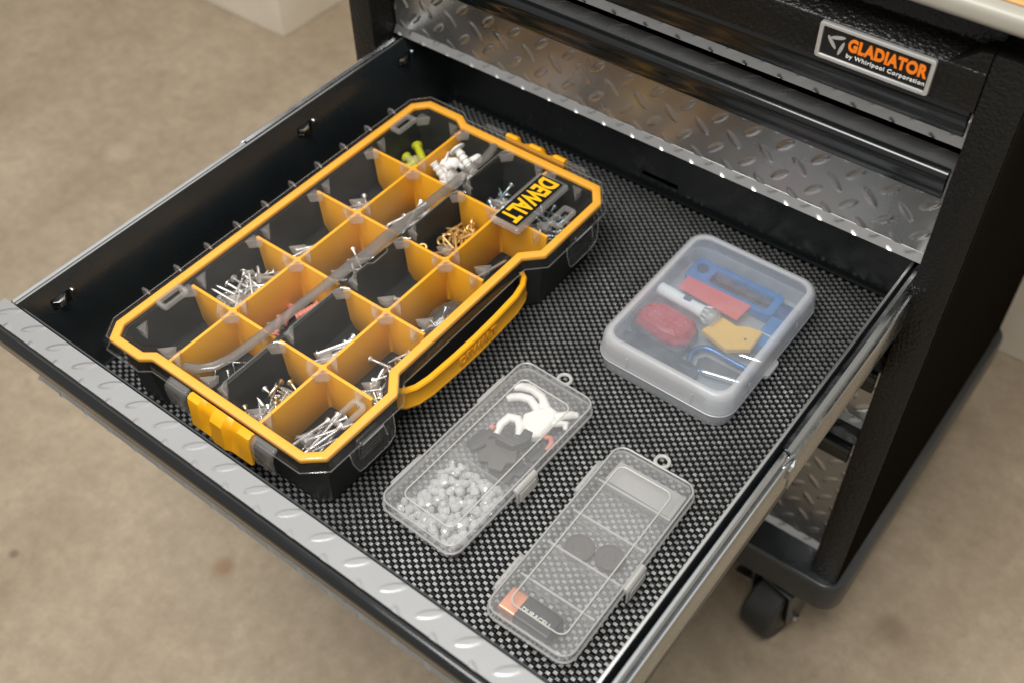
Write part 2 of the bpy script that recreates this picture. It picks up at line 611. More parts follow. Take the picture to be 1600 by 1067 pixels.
# top rail: front face leaning back towards the worktop
rail = MB().loft([[(x, YF + 0.5, 309), (x, YF + 0.5, 343), (x, 505, 352), (x, 512, 380), (x, 540, 380), (x, 540, 309)] for x in (-13.3, 613.8)])
obj('top_rail', rail, 'black_texture', cab, bevel=1.5)
for sgn, xc in ((1, 614), (-1, -13.5)):
    gs = [(xc - sgn * 30, 343.4), (xc - sgn * .2, 343.4), (xc - sgn * .2, 360.5), (xc - sgn * 10, 358.5), (xc - sgn * 20, 350)]
    obj('corner_gusset', MB().loft([[(x, y, z) for x, z in gs] for y in (YF + .6, YF + 18)]), 'black_texture', cab, bevel=1)
# base frame, wider than the body, with rounded corners
base = MB().loft([[(x, y, z) for x, y in rrect(300.5, 734, wv, lv, 26)] for wv, lv, z in ((712, 528, -350), (716, 532, -356), (716, 532, -398), (708, 524, -405))])
obj('base_frame', base, 'black_paint', cab, bevel=1.5)
# worktop
wt = cbox('worktop', (-78, 686, 463, 1000, 387, 404), 'edge_strip', bevel=6, seg=4)
obj('wood_surface', MB().box(-64, 672, 475, 990, 404.3, 406), 'wood_top', wt, bevel=0.5)
cbox('sub_top', (X0 + 7, X1 - 7, 512.5, 982, 381, 386.5), 'black_paint')

# badge
bd = obj('badge', MB().ring(rrect(531, 327, 94, 31, 2, 2), rrect(531, 327, 87, 24.5, 0.8, 2), 0, 4.2), 'badge_silver', None, bevel=0.7)
bd.parent = cab
bd.data.transform(Matrix.Translation((0, (YF + .4) * .001, 0)) @ Matrix.Rotation(R(90), 4, 'X'))
bd.location = Vector((0, 0, ZO)) - cab.location
pl = MB().box(488, 574.2, YF - 2.2, YF + 0.3, 315, 339)
obj('badge_face', pl, 'label_black', bd)
FX = axes((1, 0, 0), (0, 0, 1))
text('maker_name', 'GLADIATOR', 'orange_print', bd, 13.5, 0.35, ((541.5, YF - 2.7, 330.3), FX), bold=0.62, space=1.06, fit=(64, 11))
text('maker_line', 'by Whirlpool Corporation', 'white_print', bd, 5.6, 0.2, ((541.5, YF - 2.6, 320.0), FX), bold=0.06, space=1.12, fit=(64, 4.6))
for (cx, cz, a) in ((500.2, 332.5, 15), (496.0, 327.2, 130), (504.3, 324.4, 75)):
    e = MB()
    ca, sa = math.cos(R(a)), math.sin(R(a))
    pts = []
    for k in range(14):
        t = 2 * math.pi * k / 14
        u, v = 6.2 * math.cos(t), 1.45 * math.sin(t)
        pts.append((cx + u * ca - v * sa, cz + u * sa + v * ca))
    e.loft([[(x, y, z) for x, z in pts] for y in (YF - 2.1, YF - 2.9)])
    obj('emblem_blade', e, 'badge_silver', bd, smooth=0)


def handle_profile(zt):
    """section (y, z) of the black pull bar under the ledge's front edge; y=0 is the plate"""
    return [(-21.5, zt - 0.2), (-22.6, zt + .8), (-25, zt + 1.0), (-28.4, zt - .2), (-30.5, zt - 3), (-30.7, zt - 8), (-29.8, zt - 13.5), (-28.2, zt - 17.5),
            (-28.4, zt - 20), (-27.7, zt - 24.6), (-25.9, zt - 27.8), (-23.4, zt - 28.6), (-21.8, zt - 26.5), (-21.6, zt - 10), (-21.6, zt - 4)]


def drawer_front(parent, y, zb, zt, x0=-12.0, x1=613.0, res=1.3, ph=0.0):
    """tread plate with a folded lip below and a ledge above, black pull bar in front"""
    treadfield('front_plate', x1 - x0, zt - zb - 12, 'tread', parent, ((x0, y, zb + 9), axes((1, 0, 0), (0, 0, 1))), res, u0=ph)
    lip = MB().loft([[(x, y + .2, zb + 9.2), (x, y - 1.4, zb + 7.0), (x, y - 5.2, zb + 1.0), (x, y - 4.6, zb), (x, y + 3, zb), (x, y + 3, zb + 9.2)] for x in (x0, x1)])
    bl_ = obj('bottom_lip', lip, 'tread', parent, bevel=0.4)
    treadfield('lip_face', x1 - x0, 9.0, 'tread', parent, ((x0, y - 5.6, zb + .9), axes((1, 0, 0), (0, .537, .8436))), res, u0=ph, v0=5, hgt=0.8)
    treadfield('ledge', x1 - x0 + 2, 21.4, 'tread', parent, ((x0 - 1, y - 21.4, zt - 1.5), axes((1, 0, 0), (0, 1, 0))), res, u0=ph + 6, v0=3, hgt=0.42)
    edge = MB().loft([[(x, y - 21.5, zt - 1.0), (x, y - 21.5, zt - 3.4), (x, y + 0.4, zt - 3.4), (x, y + 0.4, zt - 1.7), (x, y - 20.6, zt - 1.7)] for x in (x0 - 1, x1 + 1)])
    obj('ledge_edge', edge, 'tread', parent)
    hp = MB().loft([[(x, y + a, b) for a, b in handle_profile(zt - 1.5)] for x in (x0 + 1, x1 - 3)])
    obj('pull_bar', hp, 'handle_black', parent, smooth=40)
    back = MB().box(x0 + 1, x1 - 1, y + 3.2, y + 4.6, zb + 1, zt - 6)
    obj('inner_panel', back, 'black_paint', parent)


def part(name):
    o = bpy.data.objects.new(name, None)
    sc.collection.objects.link(o)
    o.empty_display_size = 0.02
    o.parent = cab
    o.location = Vector((0, 0, ZO)) - cab.location
    return o


for zb, zt, ph, lab in ((254, 309, 0, 'shallow closed drawer under the maker badge'), (126.6, 247, 5, 'closed drawer above the opened drawer'),
                        (-112, -2, 2, 'closed drawer below the opened drawer'), (-350, -118, 9, 'deep closed drawer at the bottom')):
    d = part('closed_drawer')
    d['label'] = lab
    drawer_front(d, YP, zb, zt, ph=ph, res=1.3 if zb > 0 else 1.7)

# ---------------------------------------------------------------- the opened drawer
drw = part('open_drawer')
drw['label'] = 'drawer pulled fully open, black inside'
H = 122.6
drawer_front(drw, -1.0, 19, H + 1.5, x0=-14.5, x1=614.5, res=1.1, ph=11)
YB = 589.0
obj('bottom_panel', MB().box(-1.4, 601.4, 3, YB + 1, -4, -1.2), 'black_paint', drw)
wl = MB().loft([[(-3, y, -4), (-3, y, H - 1), (-2.4, y, H), (-0.6, y, H), (0, y, H - 1), (0, y, -1.3), (-1.3, y, -4)] for y in (0, YB + 1)])
obj('side_wall', wl, 'black_paint', drw)
wl = MB().loft([[(603, y, -4), (603, y, H - 1), (602.4, y, H), (600.6, y, H), (600, y, H - 1), (600, y, -1.3), (601.3, y, -4)] for y in (0, YB + 1)])
obj('side_wall', wl, 'black_paint', drw)
bw = MB()
# back wall with a slot in it
bw.box(0.2, 276, YB, YB + 2, -1, H - 6).box(276.02, 322, YB, YB + 2, -1, 13).box(276.02, 322, YB, YB + 2, 20, H - 6).box(322.02, 599.8, YB, YB + 2, -1, H - 6)
obj('back_wall', bw, 'black_paint', drw)
obj('wall_cap', MB().box(-2.9, -0.3, 0.5, YB, H + .05, H + .6), 'wall_edge', drw, bevel=0.4)
obj('wall_cap', MB().box(600.3, 602.9, 0.5, YB, H + .05, H + .6), 'wall_edge', drw, bevel=0.4)
for s, xb in ((1, 603.0), (-1, -3.0)):
    sx = lambda d: xb + s * d
    # inner slide member: rounded top rail, groove and flat face
    prof = [(2.6, 84), (2.6, 110), (3.2, 116), (5.0, 119.2), (7.6, 119.6), (9.4, 117.6), (10.0, 114.5), (10.6, 113.6), (12.0, 115.4), (13.2, 115.4), (14.0, 114.0), (14.0, 80), (12.6, 79), (12.2, 82), (6, 84)]
    obj('slide_rail', MB().loft([[(sx(a), y, b) for a, b in prof] for y in (2, 430)]), 'zinc', drw, smooth=30)
    ye = 264 if s > 0 else 281
    prof2 = [(1.6, 88), (1.6, 117), (3.6, 121.6), (7.2, 122.8), (10.6, 121), (12.4, 116.8), (14.6, 117.2), (15.6, 115), (15.6, 77), (14.2, 77), (14.2, 113), (12.2, 114.2), (10.2, 118.4), (7.2, 120.8), (4.0, 119.8), (2.4, 116), (2.4, 88)]
    obj('slide_rail', MB().loft([[(sx(a), y, b) for a, b in prof2] for y in (ye, 560)]), 'zinc', drw, smooth=30)
    clip = MB().tube([(sx(9), ye - 12, 112), (sx(11), ye - 4, 117), (sx(12.5), ye + 3, 117.5)], 1.5, 6).box(*sorted((sx(12.4), sx(16.6))), ye - 9, ye + 4, 100, 111)
    obj('slide_stop', clip, 'zinc', drw)
for yc in (41, 354, 513):
    t = MB().loft([[(0.2, yc + a, 94 + b), (0.2 + c, yc + a, 94 + b), (0.2 + c, yc + a, 101 + b), (0.2, yc + a, 101 + b)] for a, b, c in ((-11, 0, .6), (-7, 0, 4.5), (-1, 1, 5.0), (3, 2, .8))])
    tb = obj('wall_tab', t, 'zinc', drw, bevel=0.4)
    obj('tab_stud', MB().lathe([(0.1, 3.4), (2.2, 3.0), (2.8, 1.5), (2.8, 0)], 12, (0.1, yc + 10, 101), 'x'), 'zinc', drw)
    obj('wall_slot', MB().box(0.1, 0.5, yc - 13, yc + 7, 91, 104), 'label_black', drw)

# casters
cs = None
for cx, cy, an in ((584, 498, -12), (20, 498, 8), (584, 950, 5), (20, 950, -4)):
    c = bpy.data.objects.new('caster', None)
    sc.collection.objects.link(c)
    c.empty_display_size = 0.02
    c.parent = cab
    c.location = Vector((cx * .001, cy * .001, 0)) - cab.location
    c.rotation_euler = (0, 0, R(an))
    if cs is None:
        cs = c
        tw = 22
        wh = MB().lathe([(30, -tw), (44, -tw), (49, -tw + 4), (50, 0), (49, tw - 4), (44, tw), (30, tw)], 40, (0, 0, 50), 'x')
        a = obj('wheel', wh, 'black_rubber', c)
        b = obj('hub', MB().lathe([(8, -tw - 4), (12, -tw - 4), (29.8, -tw + 1), (29.8, tw - 1), (12, tw + 4), (8, tw + 4)], 24, (0, 0, 50), 'x'), 'black_plastic', c)
        f = MB()
        for sgn in (-1, 1):
            xs = sorted((sgn * 27, sgn * 30))
            pr = [(-16, 44), (-8, 36), (8, 36), (16, 44), (34, 112), (34, 118), (-26, 118), (-26, 112)]
            f.loft([[(x, y, z) for y, z in pr] for x in xs])
        f.box(-30, 30, -26, 34, 118.1, 122)
        d_ = obj('fork', f, 'black_paint', c, bevel=0.8)
        e_ = obj('axle_bolt', MB().lathe([(6, -35), (6, -30.2), (4, -30), (4, 30), (6, 30.2), (6, 35)], 6, (0, 0, 50), 'x'), 'zinc', c)
        g_ = obj('brake_lever', MB().loft([[(-54, y, 88), (-54, y, 91), (-28, y, 100), (-28, y, 97)] for y in (-30, -14)]), 'zinc', c, bevel=0.6)
        h_ = obj('swivel_plate', MB().lathe([(24, 122.2), (24, 124.6)], 20), 'black_paint', c)
        for q in (a, b, d_, e_, g_, h_):
            q.location = (0, 0, 0)
    else:
        for q in cs.children:
            q2 = q.copy()
            sc.collection.objects.link(q2)
            q2.parent = c

# ---------------------------------------------------------------- woven drawer liner
ln = thing('drawer_liner', 'black and grey woven mesh liner on the bottom of the opened drawer', 'liner', (300, 300, 0))
obj('backing', MB().box(5, 598.5, 1.5, YB - 3, -1.0, 0.2), 'mat_base', ln)


def weave(name, mat, along_x, px, py, oy, ox):
    """strand crossings: short arched pads on a checkerboard"""
    hx, hy = (2.4, 1.4) if along_x else (1.6, 1.9)
    top = 1.9 if along_x else 1.35
    V, F = [], []
    if along_x:
        prof = [(-1.0, 0.0), (-0.74, 0.82), (0, 1.0), (0.74, 0.82), (1.0, 0.0)]
    else:
        prof = [(-1.0, 0.0), (-0.55, 0.8), (0.55, 0.8), (1.0, 0.0)]
    r2 = random.Random(3)
    y = 5 + oy
    row = 0
    while y < YB - 6:
        x = 8 + ox + (px / 2 if row % 2 else 0)
        while x < 596:
            jx, jy, jz = r2.uniform(-.25, .25), r2.uniform(-.2, .2), r2.uniform(-.25, .2)
            tl = r2.uniform(-.12, .12)
            jx += 0.9 * math.sin(y / 70.0) + 0.5 * math.sin(x / 41.0 + y / 97.0)
            jy += 0.9 * math.sin(x / 85.0) + 0.5 * math.sin(y / 53.0)
            jz += 0.25 * math.sin(x / 60.0 + y / 75.0)
            b = len(V)
            for (t, h) in prof:
                for s_ in (-1, 1):
                    if along_x:
                        V.append((x + jx + t * hx, y + jy + s_ * hy * (1 - 0.15 * (1 - h)), 0.15 + h * (top + jz) + s_ * tl))
                    else:
                        V.append((x + jx + s_ * hx, y + jy + t * hy, 0.15 + h * (top + jz)))
            k = len(prof)
            for i in range(k - 1):
                F.append((b + 2 * i, b + 2 * i + 1, b + 2 * i + 3, b + 2 * i + 2))
            F.append(tuple(b + 2 * i for i in range(k)))
            F.append(tuple(b + 2 * i + 1 for i in range(k - 1, -1, -1)))
            x += px
        y += py / 2
        row += 1
    me = bpy.data.meshes.new(name)
    me.from_pydata([(a * .001, b_ * .001, c_ * .001) for a, b_, c_ in V], [], F)
    bm = bmesh.new()
    bm.from_mesh(me)
    bmesh.ops.recalc_face_normals(bm, faces=bm.faces)
    bm.to_mesh(me)
    bm.free()
    me.polygons.foreach_set('use_smooth', [True] * len(me.polygons))
    me.set_sharp_from_angle(angle=R(50))
    me.materials.append(MATS[mat])
    o = link(name, me, ln)
    o['kind'] = 'stuff'
    return o


weave('lengthwise_weave', 'warp', True, 9.2, 7.3, 0, 0)
weave('crosswise_weave', 'weft', False, 9.2, 7.3, 0, 4.6)

# ---------------------------------------------------------------- yellow and black parts organizer
org = thing('parts_organizer', 'large yellow and black parts organizer with a clear latched lid', 'organizer', (176, 262, 0))
OUT = [(45, 58), (57, 40), (97, 40), (107, 47.5), (290, 47.5), (307, 62), (308.5, 148), (293, 167), (293, 345), (309, 361), (309, 455), (293, 477),
       (118, 477), (106, 485), (60, 485), (45, 468)]
TOP = 85.0
loops = []
for d, z in ((-15, 0.4), (-12, 3), (-7, 70), (-3, 74), (-2, 76), (-11, 76), (-13, 70), (-14.0, 25), (-15.5, 23)):
    loops.append([(x, y, z) for x, y in offset(OUT, d)])
obj('tub', MB().loft(loops), 'tub_black', org, smooth=30)
obj('center_wall', MB().box(172.4, 177.6, 63, 462, 23.1, 75), 'tub_black', org, bevel=0.8)
obj('rim_seal', MB().ring(offset(OUT, -0.3), offset(OUT, -9.0), 76.1, 81.6), 'yellow_seal', org, bevel=1.6, seg=3)
YR = (134, 218, 303, 388)
for xc, xa, xe in ((117, 61, 172), (232, 178, 291)):
    obj('divider', MB().box(xc - 1.6, xc + 1.6, 58, 467, 24, 76.6), 'yellow', org, bevel=0.5)
    for yr in YR:
        xr = xe if xe < 200 else (291 if yr in (134, 388) else 278)
        obj('divider', MB().loft([[(x, yr - 1.6, z) for x, z in pr] + [] for pr in [[(xa, 76.2), (xr, 76.2), (xr - 3, 34), (xr - 9, 24.4), (xa + 9, 24.4), (xa + 3, 34)]]] +
                                [[(x, yr + 1.6, z) for x, z in [(xa, 76.2), (xr, 76.2), (xr - 3, 34), (xr - 9, 24.4), (xa + 9, 24.4), (xa + 3, 34)]]]), 'yellow', org, bevel=0.4)
        st = [(5.5, 1.3), (1.3, 5.5), (-1.3, 5.5), (-5.5, 1.3), (-5.5, -1.3), (-1.3, -5.5), (1.3, -5.5), (5.5, -1.3)]
        st = [(5.2 * math.cos(R(a)) * q, 5.2 * math.sin(R(a)) * q) for a, q in ((0, 1.25), (45, .62), (90, 1.25), (135, .62), (180, 1.25), (225, .62), (270, 1.25), (315, .62))]
        obj('divider_joint', MB().prism([(xc + a, yr + b) for a, b in st], 25, 77.1), 'yellow', org, smooth=60)

# clear lid
ll = []
for d, z in ((4.6, 70), (4.6, 80), (4.0, 82.6), (2.4, 84.4), (0.4, TOP), (-10.5, TOP), (-12, TOP - .9)):
    ll.append([(x, y, z) for x, y in offset(OUT, d)])
inn = []
for d, z in ((-12, TOP - 2.4), (-10.5, TOP - 2.0), (0.6, TOP - 2.0), (2.0, 81.6), (3.3, 80), (3.3, 70)):
    inn.append([(x, y, z) for x, y in offset(OUT, d)])
lid = obj('lid', MB().loft(ll[::-1] + [], cap0=True, cap1=False).loft(inn, cap0=True, cap1=False).loft([inn[-1], ll[0]], False, False), 'lid_clear', org, smooth=25, merge=True)
# thicker clear edges: bottom bead of the skirt and the top step
obj('skirt_edge', MB().loop_tube([(x, y, 69.6) for x, y in offset(OUT, 4.0)], 0.75, 6), 'foot_clear', lid)
obj('step_edge', MB().loop_tube([(x, y, TOP + .1) for x, y in offset(OUT, 0.6)], 0.5, 6), 'foot_clear', lid)
obj('step_edge', MB().loop_tube([(x, y, TOP - .4) for x, y in offset(OUT, -10.8)], 0.6, 6), 'lid_clear', lid)
# long gutter moulded into the lid
gp = [(137, 60, 82.5), (150, 64, 83.6), (160, 74, 84.4), (166, 92, 84.8), (168, 130, 85), (169.5, 200, 85), (170.5, 240, 85), (172.5, 262, 85), (171, 284, 85), (172, 330, 85), (172.6, 400, 85), (173, 440, 84.8), (168, 462, 84)]
gl, gr = [], []
sec = [(-5.2, 0), (-4.2, 1.7), (-2, 2.7), (1.6, 2.7), (4.4, 1.8), (5.6, 0), (3.6, -1.6), (-3.2, -1.6)]
g = []
for i, p in enumerate(gp):
    a, b = Vector(gp[max(i - 1, 0)]), Vector(gp[min(i + 1, len(gp) - 1)])
    t = (b - a).normalized()
    q = Vector((t.y, -t.x, 0)).normalized()
    sw = 1.35 if 235 < p[1] < 288 else (0.7 if i in (0, len(gp) - 1) else 1.0)
    g.append([Vector(p) + q * (u * sw) + Vector((0, 0, v)) for u, v in sec])
obj('lid_gutter', MB().loft(g), 'lid_gutter', lid, smooth=50)
# raised bead lines on the right half, one per compartment
YC = (54, 134, 218, 303, 388, 469)
for k in range(5):
    y0, y1 = YC[k] + 7, YC[k + 1] - 7
    path = [(194, y0 - 3, TOP + .2), (185, y0 - 1, TOP + .3), (181.5, y0 + 4, TOP + .4), (181.5, y1 - 6, TOP + .4), (184, y1 - 1, TOP + .3), (192, y1 + 3, TOP + .2)]
    if k == 2:
        path = path[:3] + [(181.5, 248, TOP + .4), (186, 252, TOP + .4), (186, 272, TOP + .4), (181.5, 276, TOP + .4)] + path[3:]
    obj('lid_bead', MB().tube(path, 0.75, 6), 'foot_clear', lid)
# corner feet that hold the compartments shut
XC = [(62, 115.5), (118.5, 171), (179, 230.5), (233.5, 288)]
foot = None


def foot_mesh():
    mb = MB()
    t = [(0, 0), (12.5, 0), (0, 12.5)]
    mb.loft([[(a * .74 + 1.4, b * .74 + 1.4, -10.5) for a, b in t], [(a * .86 + .6, b * .86 + .6, -6) for a, b in t], [(a, b, -1.2) for a, b in t], [(a, b, 0.35) for a, b in t]])
    me = mb.mesh('lid_foot', 'foot_clear', bevel=0.8, seg=2)
    me.materials.append(MATS['foot_frost'])
    for p_ in me.polygons:
        if p_.normal.x > 0.35 and p_.normal.y > 0.35:
            p_.material_index = 1
    return me


fm = foot_mesh()
for (xa, xe) in XC:
    for k in range(5):
        for fx, fy, sx_, sy_ in ((xa, YC[k] + 3, 1, 1), (xe, YC[k] + 3, -1, 1), (xa, YC[k + 1] - 3, 1, -1), (xe, YC[k + 1] - 3, -1, -1)):
            o = link('lid_foot', fm, lid)
            ins = 5 if (xa == 62 and sx_ > 0 or xe == 288 and sx_ < 0) and (k == 0 and sy_ > 0 or k == 4 and sy_ < 0) else 0
            if xe == 288 and sx_ < 0 and k in (1, 2, 3) and not (k == 1 and sy_ > 0) and not (k == 3 and sy_ < 0):
                fx = 277
            o.location = ((fx + sx_ * (1 + ins)) * .001, (fy + sy_ * (1 + ins)) * .001, (TOP - 2.1) * .001)
            ang = {(1, 1): 0, (-1, 1): 90, (-1, -1): 180, (1, -1): 270}[(sx_, sy_)]
            o.rotation_euler = (0, 0, R(ang))
# little window frames near the lid's corners
for cx, cy in ((291, 106), (66, 108), (66, 432), (291, 412)):
    obj('lid_window', MB().ring(rrect(cx, cy, 15, 30, 3, 3), rrect(cx, cy, 8, 22, 1.5, 3), TOP - 3, TOP + 1.6), 'lid_thick', lid, bevel=0.8)
# logo plate
lg = obj('logo_plate', MB().loft([[(x, y, z) for x, y in rrect(254, 408, wv, lv, 3, 3)] for wv, lv, z in ((37, 86, TOP + .1), (36, 85, TOP + 4), (33.5, 82, TOP + 5.2))]), 'lid_thick', lid)
obj('logo_label', MB().prism(rrect(254, 408, 27, 77, 1, 2), TOP + 5.3, TOP + 5.6), 'label_black', lid)
text('logo_letters', 'DEWALT', 'logo_yellow', lid, 24.5, 0.12, ((254.3, 408, TOP + 5.9), axes((0, -1, 0), (1, 0, 0))), bold=0.9, space=1.0, fit=(72, 21.5))
# clear housings and yellow latches at both ends
for s_, ye in ((-1, 44), (1, 481)):
    for xa, xe in ((139, 164), (244, 270)):
        hs = sorted((ye + s_ * 1.0, ye + s_ * 10.5))
        pr = [(hs[0], 84) if s_ > 0 else (hs[1], 84), ]
        yy = lambda d: ye + s_ * d
        hp = MB().loft([[(x, yy(0.5), 85.8), (x, yy(5), 85.4), (x, yy(9.5), 82), (x, yy(10.5), 76), (x, yy(9.5), 58), (x, yy(7.5), 56), (x, yy(7.5), 74), (x, yy(6), 80), (x, yy(0.5), 82.6)] for x in (xa, xe)])
        obj('latch_guard', hp, 'foot_clear', lid, bevel=0.8, smooth=45)
    yy = lambda d: ye + s_ * d
    lat = MB()
    pf = [(0.6, 84.5), (4.0, 85.6), (8.0, 83.5), (9.5, 79), (10.5, 64), (11.8, 52), (10.0, 51), (7.0, 64), (5.6, 74), (0.8, 77)]
    prev = []
    for x in (167, 168.5, 174, 181, 185, 192, 198, 212, 218, 225, 229, 236, 241.5, 243):
        dip = 5.0 if 182 < x < 193 or 217 < x < 228 else 0
        bulge = 2.2 if 193 < x < 217 else 0
        sc_ = 0.9 if x in (167, 243) else 1.0
        prev.append([(x, yy(a * sc_ + (bulge if b < 82 and a > 3 else 0) - (dip * .5 if a > 7 and b > 55 else 0)), b - (dip if b > 78 and a > 3 else 0)) for a, b in pf])
    obj('latch', lat.loft(prev), 'yellow', org, smooth=28)
# carry handle on the right side
hp = [(290, 163), (296, 167), (301.5, 177), (304.5, 192), (306.2, 225), (306.8, 254), (306.2, 285), (304.5, 318), (301, 334), (296, 343), (290, 347)]
lo = []
for i, p in enumerate(hp):
    a, b = Vector(hp[max(i - 1, 0)]), Vector(hp[min(i + 1, len(hp) - 1)])
    t = (b - a).normalized()
    q = Vector((t.y, -t.x))
    P = Vector(p)
    zt, zb2 = 60, 35
    lo.append([(P + q * u).to_tuple() + (z,) for u, z in ((-2.4, zb2 + 1), (2.0, zb2), (3.0, zb2 + 3), (2.0, zb2 + 5), (2.0, zt - 4), (3.0, zt - 2), (2.0, zt), (-2.4, zt))])
hn = obj('carry_handle', MB().loft(lo), 'yellow', org, smooth=32)
text('handle_lettering', 'DEWALT', 'yellow', hn, 13, 0.5, ((308.9, 256, 47.5), axes((0, 1, 0), (0, 0, 1))), bold=0.5, space=1.05)
for y0 in (160, 350):
    obj('handle_pivot', MB().box(280, 291, y0 - 5, y0 + 5, 36, 57), 'black_plastic', org, bevel=1.5)
# clear flaps with black ribbed clips on the right side
for y0 in (80, 388):
    fp = MB()
    pr = [(y0, 73), (y0 + 2, 58), (y0 + 7, 43), (y0 + 12, 41), (y0 + 44, 41), (y0 + 52, 46), (y0 + 54, 54), (y0 + 54, 73)]
    fp.loft([[(x, y, z) for y, z in pr] for x in (313.6, 314.9)])
    fl_ = obj('side_flap', fp, 'lid_clear', lid, bevel=0.3)
    obj('flap_edge', MB().tube([(314.3, y, z) for y, z in pr], 0.7, 6), 'lid_thick', lid)
    fr = MB().tube([(316, y0 + 12, 79), (316, y0 + 14, 74), (316, y0 + 40, 74), (316, y0 + 43, 58)], 0.8, 6)
    obj('flap_rib', fr, 'lid_thick', lid)
    cb = obj('side_clip', MB().box(303, 309.5, y0 + 14, y0 + 40, 46, 73), 'black_plastic', org, bevel=1)
    for k in range(6):
        obj('grip_rib', MB().box(309.6, 311.4, y0 + 15.5, y0 + 38.5, 48.5 + k * 4, 50.5 + k * 4), 'black_plastic', cb, bevel=0.5)
# hinge hooks on the left side
hm = MB().tube([(40.5, 0, 78), (36, 0, 80.5), (32, 0, 80), (31.0, 0, 77), (33, 0, 74)], 1.8, 8).mesh('hinge_hook', 'lid_gutter', smooth=50)
for k in range(10):
    o = link('hinge_hook', hm, lid)
    o.location = (0, (101 + 38.4 * k) * .001, 0)

# ---------------------------------------------------------------- hardware in the compartments


def lathe_mesh(name, prof, mat, n=10):
    return MB().lathe(prof, n, axis='x').mesh(name, mat, smooth=40)


def nail(Ln, r, hr, mat):
    return lathe_mesh('nail', [(0.05, -Ln / 2), (r, -Ln / 2 + 3 * r), (r, Ln / 2 - 1.2), (hr, Ln / 2 - 0.9), (hr, Ln / 2), (0.1, Ln / 2 + .1)], mat, 12)


def screw(Ln, r, hr, mat):
    pr = [(0.05, -Ln / 2)]
    nt_ = max(5, int(Ln * 0.62 / 2.0))
    for k in range(nt_):
        x = -Ln / 2 + 2 + k * 2.0
        f = min(1.0, 0.45 + k * 0.2)
        pr += [(r * .66 * f, x), (r * 1.12 * f, x + 0.9), (r * .66 * f, x + 1.7)]
    pr += [(r * .82, Ln / 2 - hr - 0.8), (r, Ln / 2 - hr * .9), (hr, Ln / 2 - 0.6), (hr, Ln / 2 - .1), (hr * .45, Ln / 2), (hr * .4, Ln / 2 - 0.9), (0.05, Ln / 2 - 1)]
    return lathe_mesh('screw', pr, mat, 9)


def eye_hook(mat):
    mb = MB().tube([(-17, 0, 0), (-14, 0, 0), (9, 0, 0)], [0.3, 1.35, 1.45], 8)
    mb.tube([(9 + 3.9 * (1 - math.cos(R(a))), 3.9 * math.sin(R(a)), 0.0) for a in range(0, 351, 26)], 1.4, 7)
    return mb.mesh('screw_eye', mat, smooth=50)


def anchor(Ln, r, mat, wr=0):
    pr = [(0.4, -Ln / 2), (r * .7, -Ln / 2 + .2)]
    for k in range(5):
        x = -Ln / 2 + 1 + k * (Ln - 4) / 5
        pr += [(r, x), (r * .72, x + (Ln - 4) / 6)]
    pr += [(r, Ln / 2 - 2), (max(wr, r * 1.35), Ln / 2 - 1.6), (max(wr, r * 1.35), Ln / 2), (r * .55, Ln / 2), (r * .5, Ln / 2 - 3), (0.1, Ln / 2 - 3)]
    return lathe_mesh('wall_anchor', pr, mat, 12)


CELL = {}
for ci, (xa, xe) in enumerate(((62, 114), (120, 170), (180, 229), (235, 284))):
    for ri in range(5):
        CELL['abcd'[ci] + str(ri + 1)] = (xa, xe, YC[ri] + 5, YC[ri + 1] - 4)


def heap(cell, meshes, name, count, label, cat, group, spread=(0.08, 0.92, 0.06, 0.94), zmax=8, yaw=None, tilt=14, seed=1):
    r = random.Random(seed)
    xa, xe, ya, ye = CELL[cell]
    for k in range(count):
        me = r.choice(meshes)
        Ln = (max(v.co.x for v in me.vertices) - min(v.co.x for v in me.vertices)) * 1000
        rad = max(abs(v.co.y) for v in me.vertices) * 1000
        for _ in range(40):
            a = r.uniform(0, 360) if yaw is None else yaw + r.uniform(-22, 22) + (180 if r.random() < .4 else 0)
            x = xa + (xe - xa) * r.uniform(spread[0], spread[1])
            y = ya + (ye - ya) * r.uniform(spread[2], spread[3])
            ex, ey = abs(math.cos(R(a))) * Ln / 2 + 1.5, abs(math.sin(R(a))) * Ln / 2 + 1.5
            if xa + ex > xe - ex or ya + ey > ye - ey:
                continue
            x = min(max(x, xa + ex), xe - ex)
            y = min(max(y, ya + ey), ye - ey)
            break
        else:
            a, x, y = 90, (xa + xe) / 2, (ya + ye) / 2
        dx, dy = (x - (xa + xe) / 2) / ((xe - xa) / 2), (y - (ya + ye) / 2) / ((ye - ya) / 2)
        lift = zmax * (k + .5) / count * max(0.15, 1 - 0.55 * (dx * dx + dy * dy)) if zmax else 0
        o = link(name, me)
        tl = r.uniform(-tilt, tilt) * (0.35 if lift < 3 else 1.0)
        o.location = (x * .001, y * .001, ZO + (23.6 + rad + lift + abs(math.sin(R(tl))) * Ln * .35) * .001)
        o.rotation_euler = Euler((R(r.uniform(0, 360)), R(tl), R(a)), 'XYZ')
        tag(o, label, cat, group)


